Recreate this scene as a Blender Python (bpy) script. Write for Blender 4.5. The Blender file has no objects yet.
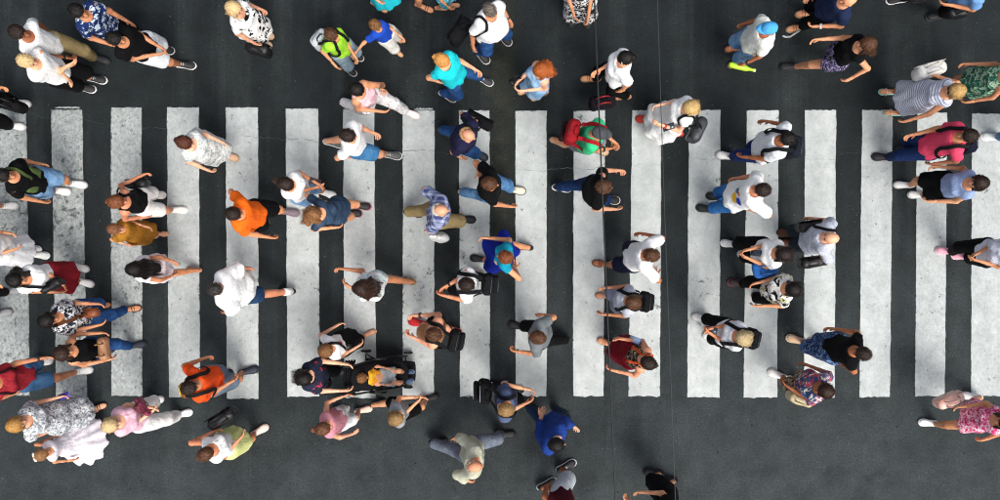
import bpy, math, random
import numpy as np
from mathutils import Vector, Matrix

# ------------------------------------------------------------------ camera, sky, sun, exposure
S_PX = 76.0            # photo pixels per metre on the road
CAM_H = 11.5           # camera height above the road
scene = bpy.context.scene
COL = scene.collection
cam_d = bpy.data.cameras.new('camera')
cam = bpy.data.objects.new('camera', cam_d)
COL.objects.link(cam)
cam.location = (0, 0, CAM_H)
cam.rotation_euler = (0, 0, 0)
cam_d.sensor_fit = 'HORIZONTAL'
cam_d.sensor_width = 36.0
cam_d.lens = 36.0 * CAM_H / (1000.0 / S_PX)
cam_d.clip_end = 500
scene.camera = cam

SUN_EL, SUN_AZ = math.radians(58), math.radians(-62)   # azimuth measured from +X (math sense)
world = bpy.data.worlds.new('World')
scene.world = world
world.use_nodes = True
wn = world.node_tree.nodes
wl = world.node_tree.links
sky = wn.new('ShaderNodeTexSky')
sky.sky_type = 'NISHITA'
sky.sun_disc = False
sky.sun_elevation = SUN_EL
sky.sun_rotation = math.radians(90) - SUN_AZ
sky.air_density = 1.0
sky.dust_density = 6.0
sky.ozone_density = 1.0
bg = wn['Background']
bg.inputs['Strength'].default_value = 0.115
hsv = wn.new('ShaderNodeHueSaturation')      # thin cloud: a paler sky
hsv.inputs['Saturation'].default_value = 0.5
wl.new(sky.outputs['Color'], hsv.inputs['Color'])
wl.new(hsv.outputs['Color'], bg.inputs['Color'])

sun_d = bpy.data.lights.new('sun', 'SUN')
sun_d.energy = 1.55
sun_d.angle = math.radians(27)
sun_d.color = (1.0, 0.96, 0.9)
sun = bpy.data.objects.new('sun', sun_d)
COL.objects.link(sun)
dirv = Vector((math.cos(SUN_EL) * math.cos(SUN_AZ), math.cos(SUN_EL) * math.sin(SUN_AZ), math.sin(SUN_EL)))
sun.rotation_euler = dirv.to_track_quat('Z', 'Y').to_euler()
sun.location = dirv * 30

scene.view_settings.view_transform = 'Standard'
scene.view_settings.look = 'None'
scene.view_settings.exposure = 0.72
scene.view_settings.gamma = 1.0
scene.render.filter_size = 1.15
scene.cycles.filter_width = 1.15
scene.view_settings.use_curve_mapping = False


def W(px, py, z=0.0):
    """photo pixel at height z -> world point"""
    k = (CAM_H - z) / CAM_H / S_PX
    return np.array([(px - 500.0) * k, (250.0 - py) * k, z])


# ------------------------------------------------------------------ colours and materials
def lin(c):
    if isinstance(c, str):
        c = ''.join(x * 2 for x in c) if len(c) == 3 else c
        c = tuple(int(c[i:i + 2], 16) / 255.0 for i in (0, 2, 4))
    return tuple((x / 12.92 if x <= 0.04045 else ((x + 0.055) / 1.055) ** 2.4) for x in c)


_mats = {}


class NT:
    def __init__(self, name):
        self.m = bpy.data.materials.new(name)
        self.m.use_nodes = True
        self.t = self.m.node_tree
        self.b = self.t.nodes['Principled BSDF']

    def n(self, typ, **kw):
        nd = self.t.nodes.new(typ)
        for k, v in kw.items():
            if k.startswith('i_'):
                key = k[2:]
                key = int(key) if key.isdigit() else key.replace('_', ' ')
                nd.inputs[key].default_value = v
            else:
                setattr(nd, k, v)
        return nd

    def l(self, a, b):
        self.t.links.new(a, b)

    def ramp(self, fac, stops, interp='LINEAR'):
        r = self.n('ShaderNodeValToRGB')
        r.color_ramp.interpolation = interp
        el = r.color_ramp.elements
        while len(el) < len(stops):
            el.new(0.5)
        for e, (p, c) in zip(el, stops):
            e.position = p
            e.color = (*c, 1) if len(c) == 3 else c
        self.l(fac, r.inputs[0])
        return r.outputs[0]

    def mix(self, fac, a, b, mode='MIX'):
        m = self.n('ShaderNodeMix', data_type='RGBA', blend_type=mode)
        for sock, v in ((m.inputs[0], fac), (m.inputs[6], a), (m.inputs[7], b)):
            if isinstance(v, bpy.types.NodeSocket):
                self.l(v, sock)
            elif isinstance(v, (int, float)):
                sock.default_value = v
            else:
                sock.default_value = (*v, 1)
        return m.outputs[2]

    def math(self, op, a, b=None, clamp=False):
        m = self.n('ShaderNodeMath', operation=op, use_clamp=clamp)
        for sock, v in ((m.inputs[0], a), (m.inputs[1], b)):
            if v is None:
                continue
            if isinstance(v, bpy.types.NodeSocket):
                self.l(v, sock)
            else:
                sock.default_value = v
        return m.outputs[0]

    def noise(self, vec, scale, detail=3, rough=0.6, dist=0.0):
        nd = self.n('ShaderNodeTexNoise', i_Scale=scale, i_Detail=detail, i_Roughness=rough, i_Distortion=dist)
        self.l(vec, nd.inputs['Vector'])
        return nd.outputs['Fac']

    def mapping(self, vec, scale=(1, 1, 1), loc=(0, 0, 0), rot=(0, 0, 0)):
        mp = self.n('ShaderNodeMapping')
        mp.inputs['Scale'].default_value = scale
        mp.inputs['Location'].default_value = loc
        mp.inputs['Rotation'].default_value = rot
        self.l(vec, mp.inputs['Vector'])
        return mp.outputs[0]

    def obj(self):
        return self.n('ShaderNodeTexCoord').outputs['Object']

    def bump(self, h, strength, dist):
        b = self.n('ShaderNodeBump', i_Strength=strength, i_Distance=dist)
        self.l(h, b.inputs['Height'])
        self.l(b.outputs[0], self.b.inputs['Normal'])


def cloth(col, pat=None, c2='FFFFFF', c3='333333', sc=1.0, rough=0.92, den=0.5):
    key = ('cloth', col, pat, c2, c3, sc, den)
    if key in _mats:
        return _mats[key]
    N = NT('cloth_' + (pat or 'plain'))
    co = N.obj()
    a, b2, c3_ = lin(col), lin(c2), lin(c3)
    base = a
    if pat == 'spots':                       # separate blots
        v = N.n('ShaderNodeTexVoronoi', feature='F1', i_Scale=16 * sc, i_Randomness=0.9)
        wv = N.mix(0.12, co, N.n('ShaderNodeTexNoise', i_Scale=18 * sc).outputs['Color'])
        N.l(wv, v.inputs['Vector'])
        f = N.ramp(v.outputs['Distance'], [(0.28 + den * .3, (1, 1, 1)), (0.33 + den * .3, (0, 0, 0))])
        base = N.mix(f, a, b2)
    elif pat == 'floral':
        n1 = N.noise(co, 16 * sc, 2, .5, 1.2)
        n2 = N.noise(N.mapping(co, loc=(3.1, 1.7, .4)), 21 * sc, 2, .5, 1.5)
        f1 = N.ramp(n1, [(0.50 + .1 * (0.5 - den), (0, 0, 0)), (0.53 + .1 * (0.5 - den), (1, 1, 1))])
        f2 = N.ramp(n2, [(0.57, (0, 0, 0)), (0.60, (1, 1, 1))])
        base = N.mix(f2, N.mix(f1, a, b2), c3_)
    elif pat == 'plaid':
        wv = []
        for ax, s_ in (('Y', 4.2), ('Z', 4.6)):
            w = N.n('ShaderNodeTexWave', wave_type='BANDS', bands_direction=ax, i_Scale=s_ * sc)
            N.l(co, w.inputs['Vector'])
            wv.append(N.ramp(w.outputs['Fac'], [(.35, (0, 0, 0)), (.6, (1, 1, 1))]))
        base = N.mix(.55, N.mix(wv[0], a, b2), N.mix(wv[1], a, b2))
        w = N.n('ShaderNodeTexWave', wave_type='BANDS', bands_direction='Y', i_Scale=8.4 * sc)
        N.l(co, w.inputs['Vector'])
        base = N.mix(N.ramp(w.outputs['Fac'], [(.93, (0, 0, 0)), (.97, (.6, .6, .6))]), base, c3_)
    elif pat == 'stripes':
        w = N.n('ShaderNodeTexWave', wave_type='BANDS', bands_direction='Z', i_Scale=9 * sc, i_Distortion=.6)
        N.l(co, w.inputs['Vector'])
        base = N.mix(N.ramp(w.outputs['Fac'], [(.62, (0, 0, 0)), (.74, (1, 1, 1))]), a, b2)
    elif pat == 'denim':
        n1 = N.noise(co, 7 * sc, 3, .6)
        base = N.mix(N.ramp(n1, [(.35, (0, 0, 0)), (.7, (1, 1, 1))]), a, b2)
    # weave irregularity
    nn = N.noise(co, 34, 4, .65)
    var = N.ramp(nn, [(.25, (.86, .86, .86)), (.75, (1.08, 1.08, 1.08))])
    N.l(N.mix(1.0, base, var, 'MULTIPLY'), N.b.inputs['Base Color'])
    N.b.inputs['Roughness'].default_value = rough
    N.b.inputs['Specular IOR Level'].default_value = 0.12
    rdg = N.n('ShaderNodeTexNoise', noise_type='RIDGED_MULTIFRACTAL', i_Scale=7.5, i_Detail=2.5, i_Roughness=.45, i_Distortion=.7)
    N.l(N.mapping(co, (1, 1, .5), rot=(.35, .2, 0)), rdg.inputs['Vector'])
    fold = N.math('ADD', N.math('MULTIPLY', rdg.outputs['Fac'], -.55), N.math('ADD', N.noise(N.mapping(co, (1, 1, .45)), 17, 3, .55, .8), N.math('MULTIPLY', N.noise(co, 160, 2), .2)))
    N.bump(fold, .8, .02)
    _mats[key] = N.m
    return N.m


def plainmat(col, rough=0.5, metal=0.0, name='plain', var=.12, scale=25, bump=0.15, spec=.4):
    key = ('plain', col, rough, metal, var)
    if key in _mats:
        return _mats[key]
    N = NT(name)
    co = N.obj()
    nn = N.noise(co, scale, 4, .6)
    v = N.ramp(nn, [(.25, (1 - var,) * 3), (.75, (1 + var,) * 3)])
    N.l(N.mix(1.0, lin(col), v, 'MULTIPLY'), N.b.inputs['Base Color'])
    N.b.inputs['Roughness'].default_value = rough
    N.b.inputs['Metallic'].default_value = metal
    N.b.inputs['Specular IOR Level'].default_value = spec
    N.bump(N.noise(co, scale * 3, 3), bump, .01)
    _mats[key] = N.m
    return N.m


def skinmat(col, v=0):
    key = ('skin', col, v)
    if key in _mats:
        return _mats[key]
    N = NT('skin')
    co = N.obj()
    c = np.array(lin(col)) * np.array([(1, 1, 1), (.86, .8, .76), (1.06, 1.02, 1.0), (.95, .86, .78), (.78, .7, .66)])[v]
    n1 = N.noise(co, 11, 3, .6)
    base = N.mix(N.ramp(n1, [(.3, (0, 0, 0)), (.75, (1, 1, 1))]), tuple(c * np.array([.82, .68, .62])), tuple(np.minimum(c * 1.08, 1)))
    N.l(base, N.b.inputs['Base Color'])
    N.b.inputs['Roughness'].default_value = .52
    N.b.inputs['Specular IOR Level'].default_value = .35
    N.bump(N.noise(co, 60, 3), .2, .006)
    _mats[key] = N.m
    return N.m


def hairmat(col):
    key = ('hair', col)
    if key in _mats:
        return _mats[key]
    N = NT('hair')
    c = np.array(lin(col))
    geo = N.n('ShaderNodeNewGeometry')
    co = N.obj()
    st = N.noise(N.mapping(co, (1, 1, .3)), 70, 3, .6, .6)
    r = N.math('ADD', N.math('MULTIPLY', geo.outputs['Random Per Island'], .6), N.math('MULTIPLY', st, .5))
    lt_ = c.mean() > .12
    base = N.ramp(r, [(.08, tuple(c * (.55 if lt_ else .32))), (.45, tuple(c * .88)), (1.0, tuple(np.minimum(c * (1.4 if lt_ else 2.1) + .003, .85)))])
    N.l(base, N.b.inputs['Base Color'])
    N.b.inputs['Roughness'].default_value = .42
    N.b.inputs['Specular IOR Level'].default_value = .2
    N.b.inputs['Anisotropic'].default_value = .4
    N.bump(st, .5, .012)
    _mats[key] = N.m
    return N.m


# ------------------------------------------------------------------ object helpers
def mk_mesh(name, V, quads=None, tris=None, mat=None, smooth=True):
    me = bpy.data.meshes.new(name)
    V = np.asarray(V, dtype=np.float32)
    nq = 0 if quads is None else len(quads)
    nt = 0 if tris is None else len(tris)
    me.vertices.add(len(V))
    me.vertices.foreach_set('co', V.ravel())
    idx = []
    if nq:
        idx.append(np.asarray(quads, dtype=np.int32).ravel())
    if nt:
        idx.append(np.asarray(tris, dtype=np.int32).ravel())
    idx = np.concatenate(idx)
    me.loops.add(len(idx))
    me.loops.foreach_set('vertex_index', idx)
    me.polygons.add(nq + nt)
    st = np.concatenate([np.arange(nq) * 4, nq * 4 + np.arange(nt) * 3]).astype(np.int32)
    me.polygons.foreach_set('loop_start', st)
    me.polygons.foreach_set('use_smooth', np.full(nq + nt, smooth))
    me.update(calc_edges=True)
    if mat:
        me.materials.append(mat)
    return me


def mk_obj(name, me, parent=None):
    o = bpy.data.objects.new(name, me)
    COL.objects.link(o)
    if parent is not None:
        o.parent = parent
    return o


def tag(o, label=None, cat=None, group=None, kind=None):
    if label:
        o['label'] = label
    if cat:
        o['category'] = cat
    if group:
        o['group'] = group
    if kind:
        o['kind'] = kind
    return o


class MB:
    """mesh collector: quads + tris"""
    def __init__(self):
        self.V, self.Q, self.T, self.n = [], [], [], 0

    def add(self, V, Q=None, T=None):
        V = np.asarray(V, float)
        self.V.append(V)
        if Q is not None and len(Q):
            self.Q.append(np.asarray(Q, int) + self.n)
        if T is not None and len(T):
            self.T.append(np.asarray(T, int) + self.n)
        self.n += len(V)

    def arrays(self):
        return (np.concatenate(self.V), np.concatenate(self.Q) if self.Q else None,
                np.concatenate(self.T) if self.T else None)

    def build(self, name, mat, parent=None, smooth=True):
        V, Q, T = self.arrays()
        return mk_obj(name, mk_mesh(name, V, Q, T, mat, smooth), parent)

    def loft(self, rings, cap=True):
        """rings: list of (n,3) arrays"""
        n = len(rings[0])
        V = np.concatenate(rings)
        Q = []
        for r in range(len(rings) - 1):
            for i in range(n):
                j = (i + 1) % n
                Q.append((r * n + i, r * n + j, (r + 1) * n + j, (r + 1) * n + i))
        T = []
        if cap:
            c0, c1 = len(V), len(V) + 1
            V = np.concatenate([V, [rings[0].mean(0)], [rings[-1].mean(0)]])
            for i in range(n):
                j = (i + 1) % n
                T.append((c0, j, i))
                T.append((c1, (len(rings) - 1) * n + i, (len(rings) - 1) * n + j))
        self.add(V, Q, T)

    def tube(self, pts, rad, n=6, flat=1.0, up=(0, 0, 1)):
        pts = [np.asarray(p, float) for p in pts]
        m = len(pts)
        if np.isscalar(rad):
            rad = [rad] * m
        rings = []
        u = np.asarray(up, float)
        for i in range(m):
            d = pts[min(i + 1, m - 1)] - pts[max(i - 1, 0)]
            d /= (np.linalg.norm(d) + 1e-9)
            s = np.cross(d, u)
            if np.linalg.norm(s) < 1e-3:
                s = np.cross(d, (1, 0, 0.3))
            s /= np.linalg.norm(s)
            t = np.cross(s, d)
            a = np.arange(n) * 2 * np.pi / n
            rings.append(pts[i] + rad[i] * (np.outer(np.cos(a), s) + flat * np.outer(np.sin(a), t)))
        self.loft(rings)

    def box(self, c, size, R=None, bev=0.0):
        c = np.asarray(c, float)
        hx, hy, hz = np.asarray(size, float) / 2
        b = min(bev, hx * .9, hy * .9, hz * .9)
        ring = lambda z, i: np.array([[-hx + i, -hy + i + b, z], [-hx + i + b, -hy + i, z], [hx - i - b, -hy + i, z], [hx - i, -hy + i + b, z],
                                      [hx - i, hy - i - b, z], [hx - i - b, hy - i, z], [-hx + i + b, hy - i, z], [-hx + i, hy - i - b, z]])
        if b > 0:
            rr = [ring(-hz, b), ring(-hz + b, 0), ring(hz - b, 0), ring(hz, b)]
        else:
            q = lambda z: np.array([[-hx, -hy, z], [hx, -hy, z], [hx, hy, z], [-hx, hy, z]])
            rr = [q(-hz), q(hz)]
        if R is not None:
            rr = [r @ np.asarray(R).T for r in rr]
        self.loft([r + c for r in rr])

    def ball(self, c, r, nu=8, nv=5, R=None):
        r = np.broadcast_to(np.asarray(r, float), (3,))
        rings = []
        for i in range(1, nv):
            ph = math.pi * i / nv
            a = np.arange(nu) * 2 * np.pi / nu
            p = np.stack([np.sin(ph) * np.cos(a), np.sin(ph) * np.sin(a), np.full(nu, -np.cos(ph))], 1) * r
            if R is not None:
                p = p @ np.asarray(R).T
            rings.append(p + np.asarray(c))
        self.loft(rings)


# ------------------------------------------------------------------ implicit surfaces
def nzf(seed):
    r = np.random.RandomState(seed)
    K = r.normal(size=(4, 3))
    K /= np.linalg.norm(K, axis=1)[:, None]
    M = r.normal(size=(4, 3))
    ph = r.uniform(0, 6.28, (4, 2))

    def f(x, y, z, fr):
        o = 0
        for i in range(4):
            o = o + np.sin(fr * (K[i, 0] * x + K[i, 1] * y + K[i, 2] * z) + ph[i, 0] +
                           1.3 * np.sin(fr * .55 * (M[i, 0] * x + M[i, 1] * y + M[i, 2] * z) + ph[i, 1]))
        return o / 4.0
    return f


class Field:
    def __init__(self, lo, hi, h):
        self.o = np.asarray(lo, float)
        self.h = h
        self.d = np.ceil((np.asarray(hi) - self.o) / h).astype(int) + 1
        self.F = np.full(self.d, 0.5, dtype=np.float64)
        self.ax = [self.o[i] + h * np.arange(self.d[i]) for i in range(3)]

    def _blk(self, lo, hi):
        s = []
        for i in range(3):
            a = int(np.clip(np.floor((lo[i] - self.o[i]) / self.h), 0, self.d[i]))
            b = int(np.clip(np.ceil((hi[i] - self.o[i]) / self.h) + 1, 0, self.d[i]))
            s.append(slice(a, b))
        return tuple(s)

    def _pts(self, s):
        return np.meshgrid(self.ax[0][s[0]], self.ax[1][s[1]], self.ax[2][s[2]], indexing='ij', sparse=True)

    def _smin(self, s, d, k):
        A = self.F[s]
        if k > 0:
            hh = np.maximum(k - np.abs(A - d), 0) / k
            self.F[s] = np.minimum(A, d) - hh * hh * k * .25
        else:
            self.F[s] = np.minimum(A, d)

    def cone(self, a, b, ra, rb, k=.04, sc=(1, 1, 1), cut=None, cut0=None):
        a, b, sc = np.asarray(a, float), np.asarray(b, float), np.asarray(sc, float)
        R = max(ra, rb)
        mg = k + 3 * self.h
        lo = np.minimum(a, b) - R * sc - mg
        hi = np.maximum(a, b) + R * sc + mg
        s = self._blk(lo, hi)
        if any(q.stop <= q.start for q in s):
            return
        X, Y, Z = self._pts(s)
        x, y, z = X / sc[0], Y / sc[1], Z / sc[2]
        A, B = a / sc, b / sc
        ab = B - A
        L = max(ab @ ab, 1e-9)
        t = np.clip(((x - A[0]) * ab[0] + (y - A[1]) * ab[1] + (z - A[2]) * ab[2]) / L, 0, 1)
        d = np.sqrt((x - A[0] - t * ab[0]) ** 2 + (y - A[1] - t * ab[1]) ** 2 + (z - A[2] - t * ab[2]) ** 2) - (ra + (rb - ra) * t)
        d = d * (.5 * (1 + sc.min()))
        u = b - a
        u = u / (np.linalg.norm(u) + 1e-9)
        if cut is not None:      # flat end past point cut
            d = np.maximum(d, (X - cut[0]) * u[0] + (Y - cut[1]) * u[1] + (Z - cut[2]) * u[2])
        if cut0 is not None:
            d = np.maximum(d, -((X - cut0[0]) * u[0] + (Y - cut0[1]) * u[1] + (Z - cut0[2]) * u[2]))
        self._smin(s, d, k)

    def ell(self, c, r, k=.03, sub=False):
        c, r = np.asarray(c, float), np.asarray(r, float)
        mg = k + 3 * self.h
        s = self._blk(c - r - mg, c + r + mg)
        if any(q.stop <= q.start for q in s):
            return
        X, Y, Z = self._pts(s)
        q = np.sqrt(((X - c[0]) / r[0]) ** 2 + ((Y - c[1]) / r[1]) ** 2 + ((Z - c[2]) / r[2]) ** 2)
        d = (q - 1) * r.min()
        if sub:
            A = self.F[s]
            hh = np.maximum(k - np.abs(A + d), 0) / k if k > 0 else 0
            self.F[s] = np.maximum(A, -d) + hh * hh * k * .25
        else:
            self._smin(s, d, k)

    def rbox(self, c, half, r, k=0.0):
        c, half = np.asarray(c, float), np.asarray(half, float)
        s = self._blk(c - half - .05, c + half + .05)
        X, Y, Z = self._pts(s)
        qx, qy, qz = np.abs(X - c[0]) - half[0] + r, np.abs(Y - c[1]) - half[1] + r, np.abs(Z - c[2]) - half[2] + r
        d = np.sqrt(np.maximum(qx, 0) ** 2 + np.maximum(qy, 0) ** 2 + np.maximum(qz, 0) ** 2) + np.minimum(np.maximum(np.maximum(qx, qy), qz), 0) - r
        self._smin(s, d, k)

    def all(self):
        return np.meshgrid(*self.ax, indexing='ij', sparse=True)

    def sample(self, p):
        q = np.clip((np.asarray(p) - self.o) / self.h, 0, self.d - 1.001)
        i = q.astype(int)
        f = q - i
        v = 0
        for a in (0, 1):
            for b in (0, 1):
                for c in (0, 1):
                    w = (f[0] if a else 1 - f[0]) * (f[1] if b else 1 - f[1]) * (f[2] if c else 1 - f[2])
                    v += w * self.F[i[0] + a, i[1] + b, i[2] + c]
        return v

    def project(self, p, off=.008, it=6):
        p = np.array(p, float)
        e = self.h * .7
        for _ in range(it):
            g = np.array([self.sample(p + np.eye(3)[i] * e) - self.sample(p - np.eye(3)[i] * e) for i in range(3)]) / (2 * e)
            n = np.linalg.norm(g)
            if n < 1e-4:
                break
            stp = (self.sample(p) - off) / max(n, .35)
            p = p - np.clip(stp, -.06, .06) * g / n
        return p

    def mesh(self):
        F, h = self.F, self.h
        # close at the border
        F = F.copy()
        for a in range(3):
            sl = [slice(None)] * 3
            sl[a] = 0
            F[tuple(sl)] = np.maximum(F[tuple(sl)], h * .5)
            sl[a] = -1
            F[tuple(sl)] = np.maximum(F[tuple(sl)], h * .5)
        In = F < 0
        c = [In[i:In.shape[0] - 1 + i, j:In.shape[1] - 1 + j, k:In.shape[2] - 1 + k] for i in (0, 1) for j in (0, 1) for k in (0, 1)]
        cnt = sum(x.astype(np.int8) for x in c)
        act = np.argwhere((cnt > 0) & (cnt < 8))
        idx = np.full(np.array(F.shape) - 1, -1, dtype=np.int64)
        idx[act[:, 0], act[:, 1], act[:, 2]] = np.arange(len(act))
        off = np.array([(i, j, k) for i in (0, 1) for j in (0, 1) for k in (0, 1)])
        val = np.stack([F[act[:, 0] + o[0], act[:, 1] + o[1], act[:, 2] + o[2]] for o in off], 1)
        acc = np.zeros((len(act), 3))
        num = np.zeros(len(act))
        for a in range(8):
            for b in range(a + 1, 8):
                if np.abs(off[a] - off[b]).sum() != 1:
                    continue
                va, vb = val[:, a], val[:, b]
                m = (va < 0) != (vb < 0)
                t = np.where(m, va / np.where(m, va - vb, 1), 0)
                acc += np.where(m[:, None], off[a] + t[:, None] * (off[b] - off[a]), 0)
                num += m
        V = self.o + h * (act + acc / num[:, None])
        Q = []
        for a in range(3):
            b, cc = (a + 1) % 3, (a + 2) % 3
            lo = [slice(None)] * 3
            hi = [slice(None)] * 3
            lo[a] = slice(0, -1)
            hi[a] = slice(1, None)
            A, B = In[tuple(lo)], In[tuple(hi)]
            e = np.argwhere(A != B)
            ok = (e[:, b] > 0) & (e[:, cc] > 0) & (e[:, b] < F.shape[b] - 1) & (e[:, cc] < F.shape[cc] - 1)
            e = e[ok]
            if not len(e):
                continue
            fl = A[e[:, 0], e[:, 1], e[:, 2]]
            db, dc = np.zeros(3, int), np.zeros(3, int)
            db[b] = 1
            dc[cc] = 1
            g = lambda q: idx[q[:, 0], q[:, 1], q[:, 2]]
            q = np.stack([g(e - db - dc), g(e - dc), g(e), g(e - db)], 1)
            q[~fl] = q[~fl][:, ::-1]
            Q.append(q)
        return V, np.concatenate(Q)


# ------------------------------------------------------------------ people
def unit(v):
    return v / (np.linalg.norm(v) + 1e-9)


def ik(a, t, l1, l2, pole):
    a, t = np.asarray(a, float), np.asarray(t, float)
    d = t - a
    L = np.linalg.norm(d)
    mx = (l1 + l2) * .985
    if L > mx:
        t = a + d * mx / L
        d = t - a
        L = mx
    mn = abs(l1 - l2) * 1.05 + .06
    if L < mn:
        t = a + unit(d) * mn
        d = t - a
        L = mn
    u = d / L
    x = (l1 * l1 - l2 * l2 + L * L) / (2 * L)
    y = math.sqrt(max(l1 * l1 - x * x, 0))
    p = np.asarray(pole, float)
    p = unit(p - u * (p @ u))
    return a + u * x + p * y, t


SK = {'f': 'E6B596', 't': 'DCA37C', 'd': 'AE7350', 'k': '7A4B33', 'r': 'DE9E7C'}   # fair, tan, dark, darker, ruddy
HR = {'black': '14110F', 'dark': '241A15', 'brown': '4A3020', 'auburn': '6A3A20', 'red': '985024', 'blond': 'CDB080',
      'dblond': '8E7048', 'grey': '8A8480', 'white': 'D8D0C4', 'lbrown': '6E4C2E'}
PEOPLE = {}
FOOT_T = [0, .03, .12, .3, .5, .7, .86, .96, 1.0]
FOOT_W = [.004, .020, .031, .031, .034, .042, .040, .026, .004]
FOOT_H = [.045, .075, .088, .085, .066, .048, .040, .030, .016]


def foot_rings(s, wmul, hmul, z0, hcap=9.0, n=12):
    rr = []
    for t, w, hh in zip(FOOT_T, FOOT_W, FOOT_H):
        hgt = min(hh * hmul, hcap) * s
        a = np.arange(n) * 2 * np.pi / n
        y = np.cos(a) * w * wmul * s
        z = z0 + hgt * (.5 + .5 * np.sign(np.sin(a)) * np.abs(np.sin(a)) ** .6)
        x = np.full(n, (t - .27) * .275 * s)
        rr.append(np.stack([x, y, z], 1))
    return rr


def hand_mesh(mb, wrist, d, nrm, sz, curl=.5, thumb=1):
    d = unit(d)
    nrm = unit(nrm - d * (nrm @ d))
    sd = np.cross(nrm, d) * thumb
    a = np.arange(8) * 2 * np.pi / 8
    rings = []
    for t, w, hh in ((-.03, .026, .022), (.0, .026, .019), (.03, .036, .019), (.07, .042, .016), (.088, .038, .012)):
        rings.append(wrist + sz * (t * d + np.outer(np.cos(a), sd) * w + np.outer(np.sin(a), nrm) * hh))
    mb.loft(rings)
    for i, (o, ln) in enumerate(((-.031, .06), (-.011, .076), (.011, .083), (.031, .074))):
        p = wrist + sz * (.078 * d + o * sd)
        dd = unit(d + o * 2.5 * sd)
        pts, rad = [p], [.0095 * sz]
        for j, fr in enumerate((.45, .32, .25)):
            ang = curl * (.5 + .35 * j) + .06 * i
            dd = unit(dd * math.cos(ang) + nrm * math.sin(ang))
            p = p + dd * ln * fr * sz
            pts.append(p)
            rad.append((.0088 - .0012 * j) * sz)
        mb.tube(pts, rad, 6)
    p = wrist + sz * (.02 * d + .028 * sd)
    dd = unit(d * .75 + sd * .75 + nrm * .25)
    pts, rad = [p], [.013 * sz]
    for j, ln in enumerate((.035, .03, .024)):
        p = p + dd * ln * sz
        pts.append(p)
        rad.append((.0115 - .0018 * j) * sz)
        dd = unit(dd + d * .35 + nrm * .15)
    mb.tube(pts, rad, 6)


def add_strap(root, fld, pts, mat, w=.022, name='strap', n=16, off=.012, parent=None):
    """ribbon that lies on a garment's surface; pts are local control points"""
    P = [np.asarray(p, float) for p in pts]
    seg = []
    for i in range(n + 1):
        t = i / n * (len(P) - 1)
        k = min(int(t), len(P) - 2)
        seg.append(P[k] + (P[k + 1] - P[k]) * (t - k))
    if fld is not None:
        seg = [fld.project(p, off) if np.all(p > fld.o) and np.all(p < fld.o + fld.h * (fld.d - 1)) else p for p in seg]
    for _ in range(2):
        seg = [seg[0]] + [(seg[i - 1] + 2 * seg[i] + seg[i + 1]) / 4 for i in range(1, n)] + [seg[-1]]
    mb = MB()
    rings = []
    for i, p in enumerate(seg):
        d = unit(seg[min(i + 1, n)] - seg[max(i - 1, 0)])
        if fld is not None:
            e = fld.h
            g = np.array([fld.sample(p + np.eye(3)[q] * e) - fld.sample(p - np.eye(3)[q] * e) for q in range(3)])
            g = unit(g) if np.linalg.norm(g) > 1e-4 else np.array([0, 0, 1.0])
        else:
            g = np.array([0, 0, 1.0])
        sd = unit(np.cross(d, g))
        g = np.cross(sd, d)
        rings.append(np.array([p - sd * w - g * .004, p + sd * w - g * .004, p + sd * w + g * .004, p - sd * w + g * .004]))
    mb.loft(rings)
    return mb.build(name, mat, parent or root, smooth=False)


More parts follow.
